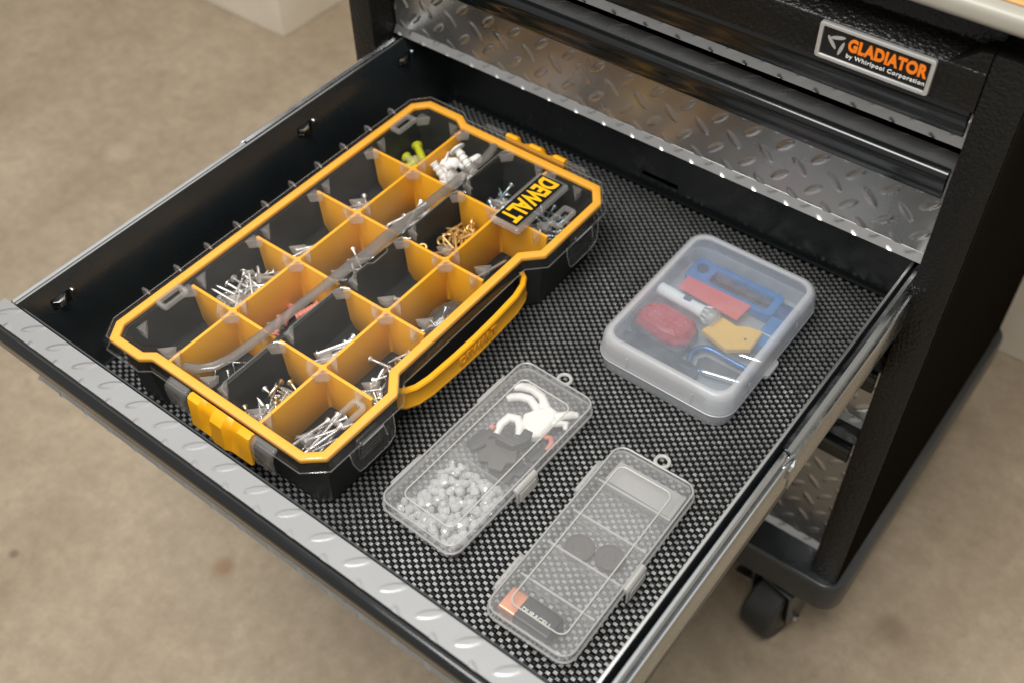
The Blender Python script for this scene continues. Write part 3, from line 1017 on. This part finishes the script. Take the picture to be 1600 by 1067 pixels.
NA = [nail(30, 1.3, 4.2, 'nail_steel'), nail(27, 1.3, 4.0, 'nail_steel')]
heap('a2', NA, 'nail', 95, 'grey broad-headed roofing nail in the heap at the organizer\'s left edge', 'nail', 'roofing nails heaped in one compartment', zmax=32, tilt=30, seed=4)
S1 = [screw(28, 1.6, 3.3, 'screw_steel'), screw(24, 1.5, 3.1, 'screw_steel')]
S2 = [screw(50, 1.8, 3.5, 'screw_steel')]
S3 = [screw(22, 1.7, 3.2, 'blue_zinc'), screw(18, 1.6, 3.0, 'blue_zinc')]
S4 = [screw(30, 1.8, 3.5, 'brass_screw')]
heap('a3', [nail(48, 1.5, 3.4, 'nail_steel')], 'nail', 2, 'long steel nail lying in the compartment behind the roofing nails', 'nail', 'long nails behind the roofing nails', spread=(.15, .6, .3, .9), yaw=70, zmax=3, seed=2)
heap('a4', S1, 'screw', 7, 'steel screw next to the lime anchors\' compartment at the left edge', 'screw', 'screws in the fourth left edge compartment', spread=(.1, .65, .3, .95), zmax=12, seed=8)
LA = [anchor(26, 4.6, 'lime'), anchor(24, 4.4, 'lime')]
heap('a5', LA, 'wall_anchor', 6, 'lime green plastic wall anchor in the organizer\'s rear left corner', 'wall anchor', 'lime green wall anchors', spread=(.1, .7, .2, .8), zmax=22, tilt=30, seed=5)
heap('b1', [screw(30, 1.9, 3.4, 'dark_steel')], 'screw', 7, 'dark steel screw in the front compartment left of the gutter', 'screw', 'dark screws left of the gutter', spread=(.1, .6, .3, .95), zmax=10, seed=3)
heap('b2', [anchor(24, 3.4, 'pinkred')], 'wall_anchor', 5, 'pinkish red plastic anchor in the compartment beside the roofing nails', 'wall anchor', 'pinkish red anchors', spread=(.1, .6, .3, .95), zmax=14, seed=6)
heap('b3', S1, 'screw', 11, 'steel screw in the middle compartment left of the gutter', 'screw', 'screws in the middle compartment left of the gutter', spread=(.1, .6, .3, .95), zmax=16, seed=9)
heap('b4', S2, 'screw', 12, 'long steel screw in front of the white anchors\' compartment', 'screw', 'long screws in front of the white anchors', spread=(.1, .6, .3, .9), yaw=85, zmax=14, seed=10)
WA = [anchor(34, 5.2, 'white_plastic', 9.5), anchor(32, 5.0, 'white_plastic', 7)]
heap('b5', WA, 'wall_anchor', 15, 'white plastic wall anchor with a round collar near the rear latch', 'wall anchor', 'white wall anchors', zmax=34, tilt=45, seed=11)
heap('c1', S1 + S4, 'screw', 46, 'screw in the full front compartment right of the gutter', 'screw', 'mixed screws right of the gutter', spread=(.2, .95, .1, .95), zmax=22, tilt=32, seed=12)
heap('c2', S2 + [nail(46, 1.6, 3.4, 'screw_steel')], 'screw', 24, 'long bright screw in the second compartment right of the gutter', 'screw', 'long bright screws right of the gutter', spread=(.3, .95, .2, .95), yaw=75, zmax=20, tilt=14, seed=13)
heap('c3', S1, 'screw', 3, 'lone steel screw in the nearly empty compartment right of the gutter', 'screw', 'few screws in the nearly empty compartment', spread=(.1, .6, .4, .95), zmax=5, seed=14)
EH = [eye_hook('brass')]
heap('c4', EH, 'screw_eye', 34, 'brass screw eye in the heap beside the logo plate', 'screw eye', 'brass screw eyes', zmax=30, tilt=34, seed=15)
heap('c5', S3, 'screw', 26, 'small bluish zinc screw in the rear compartment left of the logo plate', 'screw', 'bluish screws left of the logo plate', spread=(.1, .8, .15, .95), zmax=22, tilt=34, seed=16)
heap('d1', S2, 'screw', 9, 'long steel screw in the organizer\'s front right corner', 'screw', 'long screws in the front right corner', spread=(.1, .7, .2, .9), yaw=80, zmax=12, tilt=10, seed=17)
heap('d2', S4 + S1, 'screw', 22, 'brass or steel screw beside the front end of the yellow handle', 'screw', 'brass and steel screws beside the handle', spread=(.3, .95, .2, .95), zmax=20, tilt=28, seed=18)
heap('d2', [eye_hook('screw_steel')], 'screw_hook', 3, 'steel eye hook among screws beside the front end of the handle', 'hook', 'steel eye hooks beside the handle', zmax=14, seed=19)
heap('d4', [nail(50, 1.5, 3.0, 'screw_steel')], 'nail', 2, 'long bright nail under the front end of the logo plate', 'nail', 'long nails under the logo plate', spread=(.1, .6, .3, .9), yaw=80, zmax=4, seed=20)
heap('d5', S3, 'screw', 26, 'small bluish zinc screw in the organizer\'s rear right corner', 'screw', 'bluish screws in the rear right corner', zmax=24, tilt=34, seed=21)
# clear bag of small parts
xa, xe, ya, ye = CELL['d3']
bgr = []
r = random.Random(5)
for k, z in enumerate((23.6, 28, 36, 44, 50, 54)):
    f = (0.92, 1.0, 0.95, 0.8, 0.5, 0.12)[k]
    cx, cy = (xa + 278) / 2 - 4 + k * 1.5, (ya + ye) / 2 + k * 2
    bgr.append([(cx + f * 17 * math.cos(2 * math.pi * i / 14) * r.uniform(.8, 1.1), cy + f * 30 * math.sin(2 * math.pi * i / 14) * r.uniform(.8, 1.1), z + r.uniform(-2, 2)) for i in range(14)])
bgo = obj('plastic_bag', MB().loft(bgr), 'bag', None, smooth=80)
tag(bgo, 'small clear plastic bag of dark fittings in a compartment beside the handle', 'bag')
heap('d3', [screw(20, 2.0, 3.6, 'dark_steel'), screw(16, 2.2, 4, 'brass_screw')], 'screw', 8, 'dark fitting inside the clear plastic bag in the organizer', 'screw', 'dark fittings in the bag', spread=(.2, .75, .3, .8), zmax=14, tilt=30, seed=22)


# ---------------------------------------------------------------- two slim clear cases


def slim_case(label, cx, cy, ang, wd=84.0, lg_=199.0, h=26.0):
    t = thing('clear_case', label, 'plastic case', (cx, cy, 1.8), 'slim clear cases on the liner')
    a = R(ang)
    C = (cx, cy)
    Z = 1.9

    def P(name, mb, mat, parent=t, **k):
        return obj(name, mb.rot(a, C), mat, parent, **k)

    def lp(dw, r, z):
        return [(x, y, z) for x, y in rrect(cx, cy, wd + dw * 2, lg_ + dw * 2, r, 6)]
    tub = MB().loft([lp(-5.5, 8, Z), lp(-4.2, 9, Z + .9), lp(-2.6, 10, Z + 17.5), lp(-3.8, 9, Z + 17.5), lp(-5.2, 8, Z + 2.2), lp(-6.2, 7, Z + 1.5)])
    P('tub', tub, 'pp_clear', smooth=40)
    lid_ = MB().loft([lp(-1.2, 11, Z + 15.2), lp(0, 12, Z + 15.2), lp(0, 12, Z + h - 3), lp(-.8, 11.5, Z + h - 1), lp(-2.6, 10, Z + h), lp(-9, 8, Z + h), lp(-10, 7, Z + h - .7)], cap0=False, cap1=True)
    lid_.loft([lp(-10, 7, Z + h - 1.6), lp(-3.2, 10, Z + h - 1.2), lp(-1.5, 11, Z + h - 3.4), lp(-1.2, 11, Z + 15.2)], cap0=True, cap1=False)
    L_ = P('lid', lid_, 'pp_clear', smooth=40, merge=True)
    P('rim', MB().loop_tube(lp(-.2, 12, Z + 16.2), 1.15, 6), 'pp_edge', L_)
    P('top_edge', MB().loop_tube(lp(-1.6, 11, Z + h - .6), 0.95, 6), 'pp_edge', L_)
    P('raised_bead', MB().loop_tube([(x, y, Z + h + .0) for x, y in rrect(cx, cy - 2, wd - 30, lg_ - 36, 7, 5)], 0.75, 6), 'pp_latch', L_)
    for yo in (-61, 54):
        hb = MB().box(cx - wd / 2 - 3.4, cx - wd / 2 + 0.6, cy + yo - 19.5, cy + yo + 19.5, Z + 12, Z + 24)
        hh = P('hinge', hb, 'pp_edge', t, bevel=1.2)
        P('hinge_pin', MB().tube([(cx - wd / 2 - 3.5, cy + yo - 15, Z + 20), (cx - wd / 2 - 3.5, cy + yo + 15, Z + 20)], 1.3, 8), 'pp_edge', hh)
    lt = MB().loft([[(cx + wd / 2 + a_, y, z) for a_, z in ((-.6, Z + 25), (2.2, Z + 25.2), (4.4, Z + 22), (4.6, Z + 6), (3.2, Z + 4), (2.2, Z + 6), (2.0, Z + 20), (-.6, Z + 22))] for y in (cy - 21, cy + 7)])
    lo_ = P('latch', lt, 'pp_latch', t, bevel=0.5)
    for k in range(5):
        P('latch_rib', MB().box(cx + wd / 2 + 4.5, cx + wd / 2 + 5.2, cy - 18, cy + 4, Z + 8 + k * 2.6, Z + 9.2 + k * 2.6), 'pp_latch', lo_, bevel=0.3)
    ring_ = MB().loop_tube([(cx + 6.2 * math.cos(R(k)), cy + lg_ / 2 + 6.5 + 6.2 * math.sin(R(k)), Z + 20.5) for k in range(0, 360, 15)], 1.7, 8)
    P('hanging_loop', ring_, 'pp_latch', t)
    P('loop_web', MB().box(cx - 6.5, cx + 6.5, cy + lg_ / 2 - .8, cy + lg_ / 2 + 1.6, Z + 19, Z + 22), 'pp_latch', t, bevel=0.6)
    return t, P, C, a, Z


CA = (381.5, 181.0)
caseA, PA, _, aA, ZA = slim_case('slim clear case holding white hooks, black clips and clear studs', CA[0], CA[1], -1.7, wd=86, lg_=201, h=27)
CB = (509.5, 157.0)
caseB, PB, _, aB, ZB = slim_case('slim clear divided case holding a battery and two dark discs', CB[0], CB[1], 0.9, wd=83, lg_=199, h=24.5)
# dividers in the second case
for yo in (-54, -16.5, 21.5, 60):
    PB('divider', MB().box(CB[0] - 36, CB[0] + 36, CB[1] + yo - .7, CB[1] + yo + .7, ZB + 1.8, ZB + 17), 'pp_divider', caseB, bevel=0.3)
    PB('divider_edge', MB().box(CB[0] - 36, CB[0] + 36, CB[1] + yo - .9, CB[1] + yo + .9, ZB + 17.05, ZB + 18), 'pp_edge', caseB)
PA('divider', MB().box(CA[0] - 37, CA[0] + 37, CA[1] - 18.7, CA[1] - 17.3, ZA + 1.8, ZA + 19), 'pp_divider', caseA, bevel=0.3)

# battery: a flat block cell lying on its side
bt = thing('battery', 'copper and black block battery in the near section of the divided case', 'battery', (502, 79, ZB + 2))


def cell_section(x, q=0.0):
    return [(x, y, z) for y, z in [(79 + a_, ZB + 10.2 + b_) for a_, b_ in rrect(0, 0, 24 - q, 15.4 - q, 3.2, 4)]]


bbo = obj('body', MB().loft([cell_section(492.6), cell_section(525.4), cell_section(526.2, 1.4)]), 'battery_black', bt)
obj('copper_end', MB().loft([cell_section(477.0, 1.4), cell_section(477.8), cell_section(492.5)]), 'copper', bt)
for yo in (-6, 6):
    obj('terminal', MB().lathe([(2.6, -1.8), (2.9, -1.2), (2.9, 0.0)], 14, (476.9, 79 + yo, ZB + 10.2), 'x'), 'chrome', bt)
text('battery_lettering', 'DURACELL', 'white_print', bbo, 6.2, 0.05, ((508.5, 77.5, ZB + 18.0), axes((1, 0, 0), (0, 1, 0))), bold=0.1, space=1.05, fit=(28, 4.4))
for (x, y, rad, lab) in ((494.5, 157, 13.2, 'dark flat disc at the hinge side of the divided case'), (521, 163, 12.6, 'dark flat disc at the latch side of the divided case')):
    d_ = MB().lathe([(rad - .6, 0), (rad, .6), (rad, 2.2), (rad - .6, 2.8), (rad - 1.8, 2.8), (rad - 2.2, 2.3), (rad * .45, 2.3), (rad * .4, 2.7), (0.1, 2.7)], 40, (x, y, ZB + 2.5 + (2.6 if x > 510 else 0)))
    o = obj('button_disc', d_, 'coin_dark', None, smooth=12)
    tag(o, lab, 'disc', 'dark discs in the divided case')
pp = obj('folded_paper', MB().loft([[(475, 221 + k * .3, ZB + 2.4 + k * 2.2), (543, 221.5 + k * .2, ZB + 2.4 + k * 2.0), (543, 249 - k * .3, ZB + 2.4 + k * 2.4), (476, 248 - k * .4, ZB + 2.4 + k * 2.3)] for k in range(6)]), 'paper', None, bevel=0.5)
tag(pp, 'folded white paper packet in the rear section of the divided case', 'paper')

# white hook piece: body and prongs grown as one mesh
wh = MB()
zc = ZA + 12
body = [(376, 236), (381, 227), (389, 221), (398, 219), (404, 225), (405, 236), (404, 248), (399, 257), (391, 258), (382, 247)]
wh.loft([[(x, y, z) for x, y in offset(body, d)] for d, z in ((-2, zc - 7), (0, zc - 4), (0, zc + 3), (-2.5, zc + 5.5))])
for path, rr in (([(394, 246), (387, 256), (377, 263), (364, 266), (353, 263), (348, 258)], 4.4), ([(388, 243), (380, 250), (370, 254), (360, 252), (353, 247), (351, 243)], 4.2),
                 ([(396, 246), (404, 255), (411, 262), (416, 266)], 4.2), ([(398, 240), (407, 247), (414, 251), (416, 245)], 3.4)):
    wh.tube([(x, y, zc + math.sin(i) * 1.5) for i, (x, y) in enumerate(path)], [rr] * (len(path) - 1) + [rr * .75], 12)
o = obj('cable_hook', wh, 'white_plastic', None, smooth=50)
md = o.modifiers.new('remesh', 'REMESH')
md.mode = 'VOXEL'
md.voxel_size = 0.0009
md.use_smooth_shade = True
ms_ = o.modifiers.new('smooth', 'SMOOTH')
ms_.iterations = 2
tag(o, 'white plastic many-pronged hook at the loop end of the case', 'hook')
for px_, py_ in ((391, 239), (394, 229)):
    obj('rivet', MB().lathe([(2.9, 0), (2.9, .25), (2.3, .35), (2.0, .1), (.1, .1)], 16, (px_, py_, zc + 5.3)), 'white_plastic', o)
ah = MB().tube([(367, 207, ZA + 8), (365, 216, ZA + 11), (367, 226, ZA + 13), (375, 229, ZA + 13), (381, 224, ZA + 12), (385, 216, ZA + 10)], [3.4, 4.2, 4.6, 4.6, 4.2, 3.6], 10)
tag(obj('curved_clip', ah, 'white_plastic', None, smooth=60), 'white curved plastic clip touching the black block', 'clip')
tag(obj('red_tip', MB().lathe([(1, -3), (2.6, -2), (2.6, 2), (1, 3)], 10, (362, 207.5, ZA + 14), 'x'), 'pinkred', None), 'small red plastic tip beside the curved white clip', 'tip')
kb = thing('black_clip', 'black block-shaped plastic clip with ridges in the case of hooks', 'clip', (386, 207, ZA + 8))
kq = obj('block', MB().prism([(373, 197), (392, 199), (399, 213), (397, 223), (388, 222), (389, 212), (382, 211), (380, 218), (375, 216)], ZA + 8, ZA + 18), 'grey_dark', kb, bevel=1)
for k in range(2):
    for j in range(2):
        obj('ridge', MB().box(375 + j * 10, 382 + j * 10, 201 + k * 6 + j, 202.8 + k * 6 + j, ZA + 18.1, ZA + 19), 'grey_flat', kq, bevel=0.3)
flats = [([(349, 184), (351, 206), (356, 206), (357, 216), (366, 219), (369, 205), (363, 203), (366, 192), (360, 181)], ZA + 4, 'dark charcoal plastic bracket against the hinge side of the case', 'grey_dark'),
         ([(366, 180), (368, 192), (362, 196), (370, 205), (384, 201), (392, 206), (402, 190), (395, 186), (397, 176), (384, 172), (380, 178), (372, 174)], ZA + 6.5, 'grey-brown notched plate in the middle of the case of hooks', 'grey_flat'),
         ([(384, 168), (390, 178), (398, 184), (402, 198), (413, 196), (412, 184), (406, 182), (408, 172), (398, 166)], ZA + 3, 'black notched plate at the latch side of the case', 'grey_dark'),
         ([(400, 204), (404, 218), (414, 226), (416, 212), (410, 202)], ZA + 4, 'small black plate below the pinkish piece', 'grey_dark')]
for poly, z, lab, mt in flats:
    c0 = sum(p[0] for p in poly) / len(poly)
    mb = MB().loft([[(x, y, z + (x - c0) * .12) for x, y in poly], [(x, y, z + 3 + (x - c0) * .12) for x, y in poly]])
    tag(obj('plastic_plate', mb, mt, None, bevel=0.7), lab, 'plate')
rw = obj('red_white_piece', MB().tube([(404, 229, ZA + 10), (411, 231, ZA + 11), (415, 226, ZA + 11), (414, 219, ZA + 9)], [2.2, 2.8, 2.8, 2.0], 8), 'pinkred', None, smooth=60)
tag(rw, 'small curved pinkish piece by the latch in the case of hooks', 'clip')
# clear domes heaped in the near end
r = random.Random(12)
dms = []
for q in range(5):
    mb = MB()
    k_ = 7 + q % 3
    pr = [(0.1, -4.4), (4.6, -4.4), (5.4 + r.uniform(-.5, .5), -3.2), (5.2, -1.2), (4.0 + r.uniform(-.5, .5), 1.6), (2.4, 3.6), (2.4, 4.4), (1.6, 4.4), (1.4, 3.4), (0.1, 3.2)]
    mb.lathe(pr, k_)
    mb.v = [(x * r.uniform(.86, 1.14), y * r.uniform(.86, 1.14), z * r.uniform(.92, 1.08)) for x, y, z in mb.v]
    dms.append(mb.mesh('clear_stud', 'bubble', smooth=18))
for lay in range(3):
    for i in range(10):
        for j in range(11):
            x = 346 + i * 7.9 + (j % 2) * 3 + lay * 2 + r.uniform(-1.8, 1.8)
            y = 87 + j * 7.4 + r.uniform(-1.8, 1.8) + lay * 2
            if x > 417 or y > 161 or (lay == 1 and (i == 0 or r.random() < .25)) or (lay == 2 and (i < 2 or r.random() < .5)):
                continue
            if lay == 0 and i == 0 and j > 2:
                continue
            o = link('clear_stud', r.choice(dms))
            o.location = (x * .001, y * .001, ZO + (ZA + 5.6 + lay * 4.4 + r.uniform(-.6, .8)) * .001)
            o.scale = [r.uniform(.62, .84)] * 3
            o.rotation_euler = (R(r.uniform(-60, 60)), R(r.uniform(-60, 60)), r.uniform(0, 6))
            tag(o, 'clear plastic stud heaped in the near end of the hook case', 'stud', 'clear studs heaped in the case')
tag(obj('red_bead', MB().lathe([(.3, -4), (3.2, -3), (3.6, 0), (3.2, 3), (.3, 4)], 12, (412, 92, ZA + 5.6), 'x'), 'pinkred', None), 'red plastic bead at the near corner of the hook case', 'bead')

# ---------------------------------------------------------------- frosted box and what is in it
fx, fy, fw_, fl2, fh = 457.5, 427.0, 144.0, 189.0, 42.0
fb = thing('frosted_box', 'frosted lunchbox-like plastic box of bike bits near the right drawer wall', 'plastic box', (fx, fy, 1.8))
Z = 1.9


def fl3(d, r_, z):
    return [(x, y, z) for x, y in rrect(fx, fy, fw_ + 2 * d, fl2 + 2 * d, r_, 8)]


obj('tub', MB().loft([fl3(-6, 15, Z), fl3(-3.6, 17, Z + 1.2), fl3(-2.6, 18, Z + 4), fl3(-1.0, 19, Z + 21.4), fl3(-2.6, 18, Z + 21.4), fl3(-4.4, 17, Z + 4.4), fl3(-7, 15, Z + 2.8)]), 'frost_side', fb, smooth=40)
flid = MB().loft([fl3(-1.6, 19, Z + 18.5), fl3(0, 20, Z + 18.5), fl3(-1.2, 20, Z + 37), fl3(-2.4, 19, Z + 41), fl3(-5.0, 17, Z + 43.6), fl3(-8.0, 15, Z + 44.2), fl3(-10, 13, Z + 43.2)], cap0=False, cap1=False)
flid.loft([fl3(-10.4, 13, Z + 41.2), fl3(-5.6, 16.5, Z + 41.8), fl3(-3.4, 18.5, Z + 37.4), fl3(-1.6, 19, Z + 18.5)], cap0=False, cap1=False)
flid.loft([fl3(-10, 13, Z + 43.2), fl3(-10.4, 13, Z + 41.2)], False, False)
FL = obj('lid', flid, 'frost_side', fb, smooth=40, merge=True)
obj('lid_panel', MB().loft([fl3(-10.3, 13, Z + 41.0), fl3(-10.3, 13, Z + 42.2)]), 'frost_top', FL)
obj('seam', MB().loop_tube(fl3(-.1, 20, Z + 18.8), 0.8, 6), 'pp_edge', FL)
for yo in (-52, 40):
    for sgn in (-1, 1):
        xx = fx + sgn * (fw_ / 2 - .4)
        obj('side_rib', MB().box(xx - .5, xx + .5, fy + yo - .8, fy + yo + .8, Z + 22, Z + 35), 'pp_edge', FL, bevel=0.3)
for xo in (-34, 36):
    for sgn in (-1, 1):
        yy_ = fy + sgn * (fl2 / 2 - .4)
        obj('side_rib', MB().box(fx + xo - .8, fx + xo + .8, yy_ - .5, yy_ + .5, Z + 22, Z + 35), 'pp_edge', FL, bevel=0.3)
obj('finger_tab', MB().loft([[(x, y, z) for x, y in rrect(fx + fw_ / 2 + .5, fy - 10, 8, 24, 3.5, 4)] for z in (Z + 14, Z + 19)]), 'frost_side', fb, bevel=0.8)

FZ = Z + 3.0
# tail light
tlt = thing('bike_tail_light', 'faceted red bicycle tail light inside the frosted box', 'bicycle light', (422, 404, FZ))
obj('housing', MB().loft([[(x, y, z) for x, y in rrect(422, 404, wv, lv, 12, 5)] for wv, lv, z in ((56, 34, FZ + .2), (63, 41, FZ + 4), (63, 41, FZ + 12), (60, 38, FZ + 14))]), 'charcoal', tlt)
def lens_loop(pts, q, z):
    return [(422 + (x - 422) * q, 404 + (y - 404) * q, FZ + z) for x, y in pts]


LP = [(392, 396), (398, 387), (432, 384), (448, 388), (454, 398), (453, 414), (447, 423), (410, 424), (396, 417), (391, 406)]
ls = obj('lens', MB().loft([lens_loop(LP, .97, 13), lens_loop(LP, .96, 18), lens_loop(LP, .80, 24.5), lens_loop(LP, .62, 26.4)]), 'red_lens', tlt, smooth=12)
r = random.Random(2)
for i in range(7):
    for j in range(3):
        cx_, cy_ = 403 + i * 6.2, 396.0 + j * 7.2
        a_ = r.uniform(0, 3)
        mb = MB().loft([[(cx_ + q * 3.4 * math.cos(a_ + k * 2 * math.pi / 3), cy_ + q * 2.6 * math.sin(a_ + k * 2 * math.pi / 3), FZ + z) for k in range(3)] for q, z in ((1, 25.6), (0.25, 26.9 + r.uniform(0, .9)))])
        obj('reflector_facet', mb, 'red_reflector', ls, smooth=0)
tlt.rotation_euler = (0, 0, R(-4))
# flashlight
fz = FZ + 30 - 3
fla = thing('pocket_flashlight', 'white pocket flashlight with a clear head lying across the red light', 'flashlight', (425, 432, FZ + 20))
a0, a1 = Vector((396, 436, FZ + 24)), Vector((448, 431, FZ + 26))
dd = (a1 - a0)
obj('barrel', MB().tube([a0 - dd * .03, a0, a0 + dd * .35, a0 + dd * .75, a1], [5.4, 6.8, 6.6, 6.0, 7.0], 20), 'white_plastic', fla, smooth=50)
obj('head', MB().tube([a1 + dd * .005, a1 + dd * .10, a1 + dd * .24, a1 + dd * .28], [7.1, 8.2, 8.8, 7.6], 20), 'lamp_head', fla, smooth=50)
for k in range(10):
    an = 2 * math.pi * k / 10
    q1, q2 = Vector((0, math.cos(an), math.sin(an))), None
    obj('head_flute', MB().tube([a1 + dd * .01 + q1 * 7.3, a1 + dd * .12 + q1 * 8.6], 0.6, 5), 'white_print', fla)
obj('switch', MB().box(424, 432, 430.4, 435.6, FZ + 30.6, FZ + 32.6), 'navy', fla, bevel=0.6)
# yellow lever
yl = MB().loft([[(x, y, z + (x - 480) * .05) for x, y in offset([(455, 417), (487, 408), (506, 421), (505, 447), (491, 446), (480, 440), (463, 443)], d)] for d, z in ((-1, FZ + 14), (0, FZ + 15), (0, FZ + 19.5), (-1.2, FZ + 21))])
o = obj('tyre_lever', yl, 'amber_plastic', None, smooth=30)
tag(o, 'yellow bent plastic lever beside the flashlight\'s clear head', 'lever')
obj('lever_hole', MB().lathe([(1.2, FZ + 22.4), (1.2, FZ + 22.7)], 10, (496, 428, 0)), 'label_black', o)
# red card
tag(obj('red_card', MB().prism([(404, 457), (474, 452), (476, 478), (404, 477)], FZ + 13, FZ + 13.6), 'red_card', None), 'flat red card lying behind the white flashlight', 'card')
# blue folding tool
bt2 = thing('blue_tool', 'long blue folding tool along the rear of the frosted box', 'tool', (450, 492, FZ))
obj('frame', MB().ring(rrect(448, 494, 100, 34, 6, 4), rrect(456, 494, 66, 20, 4, 4), FZ + .2, FZ + 12), 'blue_plastic', bt2, bevel=1)
obj('blade', MB().box(424, 487, 487, 493.6, FZ + 1, FZ + 9), 'dark_steel', bt2, bevel=1)
obj('blade', MB().box(424, 487, 494.4, 501, FZ + 1, FZ + 8), 'grey_flat', bt2, bevel=1)
obj('pivot', MB().lathe([(6, 0), (6, 1.6), (5, 2.2), (.1, 2.2)], 18, (410, 496, FZ + 12.1)), 'navy', bt2)
# blue box on the right
bx = thing('blue_packet', 'blue plastic packet against the right side of the frosted box', 'packet', (510, 465, FZ))
obj('wrapper', MB().box(499, 521, 436, 478, FZ + .2, FZ + 15), 'blue_plastic', bx, bevel=1.5)
obj('end_cap', MB().box(499.5, 520.5, 478.2, 496, FZ + .2, FZ + 19), 'blue_anodised', bx, bevel=1.5)
obj('fold_line', MB().box(499, 521, 451, 452, FZ + 15.05, FZ + 15.5), 'white_print', bx)
# carabiner
cr = thing('carabiner', 'blue anodised carabiner with a bright gate in the near right corner', 'carabiner', (492, 393, FZ))
path = [(476, 381), (468, 380), (461, 386), (458, 397), (463, 408), (474, 411), (496, 410), (514, 409), (520, 403), (520, 396), (517, 392)]
sm = []
for i in range(len(path) - 1):
    p0, p1, p2, p3 = [Vector(path[min(max(i + q, 0), len(path) - 1)]) for q in (-1, 0, 1, 2)]
    for k in range(4):
        t = k / 4
        sm.append(0.5 * ((2 * p1) + (p2 - p0) * t + (2 * p0 - 5 * p1 + 4 * p2 - p3) * t * t + (3 * p1 - p0 - 3 * p2 + p3) * t ** 3))
sm.append(Vector(path[-1]))
obj('hook_body', MB().tube([(p.x, p.y, FZ + 6) for p in sm], 3.0, 12), 'blue_anodised', cr, smooth=60)
obj('gate', MB().tube([(477, 382, FZ + 6), (480, 382.6, FZ + 6), (513, 391, FZ + 6), (516, 391.8, FZ + 6)], [2.2, 2.9, 2.9, 2.2], 12), 'chrome', cr, smooth=50)
obj('plate', MB().prism([(468, 388), (476, 386), (510, 396), (511, 405), (470, 405), (465, 398)], FZ + .4, FZ + 1.2), 'grey_flat', cr)
tag(obj('hex_key', MB().tube([(486, 416, FZ + 10), (518, 421.5, FZ + 11), (521.5, 424, FZ + 11), (522, 430, FZ + 11)], 1.3, 6), 'chrome', None), 'thin chrome bent key below the yellow lever', 'hex key')
# dark strap pouch in the near left corner
pc = []
r = random.Random(9)
for k, (q, z) in enumerate(((.86, .3), (1.0, 3), (1.0, 8), (.85, 12), (.5, 14))):
    pc.append([(432 + (x - 432) * q + r.uniform(-1.5, 1.5), 364 + (y - 364) * q + r.uniform(-1.5, 1.5), FZ + z + r.uniform(0, 2.2) * (k > 1)) for x, y in rrect(434, 364, 86, 38, 9, 5)])
tag(obj('strap_pouch', MB().loft(pc), 'charcoal', None, smooth=28), 'crumpled charcoal fabric pouch in the near left of the frosted box', 'pouch')
stp = MB()
pth = [(434, 373), (444, 372), (456, 367), (470, 358), (486, 349), (500, 344)]
stp.loft([[(x, y - 3.5, FZ + 14.5), (x + 1, y + 3.5, FZ + 15.5), (x + 1, y + 3.5, FZ + 16.7), (x, y - 3.5, FZ + 15.7)] for x, y in pth])
tag(obj('strap', stp, 'charcoal', None, smooth=40), 'dark webbing strap running along the near side of the frosted box', 'strap')

for o in sc.objects:
    if '_root' in o:
        del o['_root']
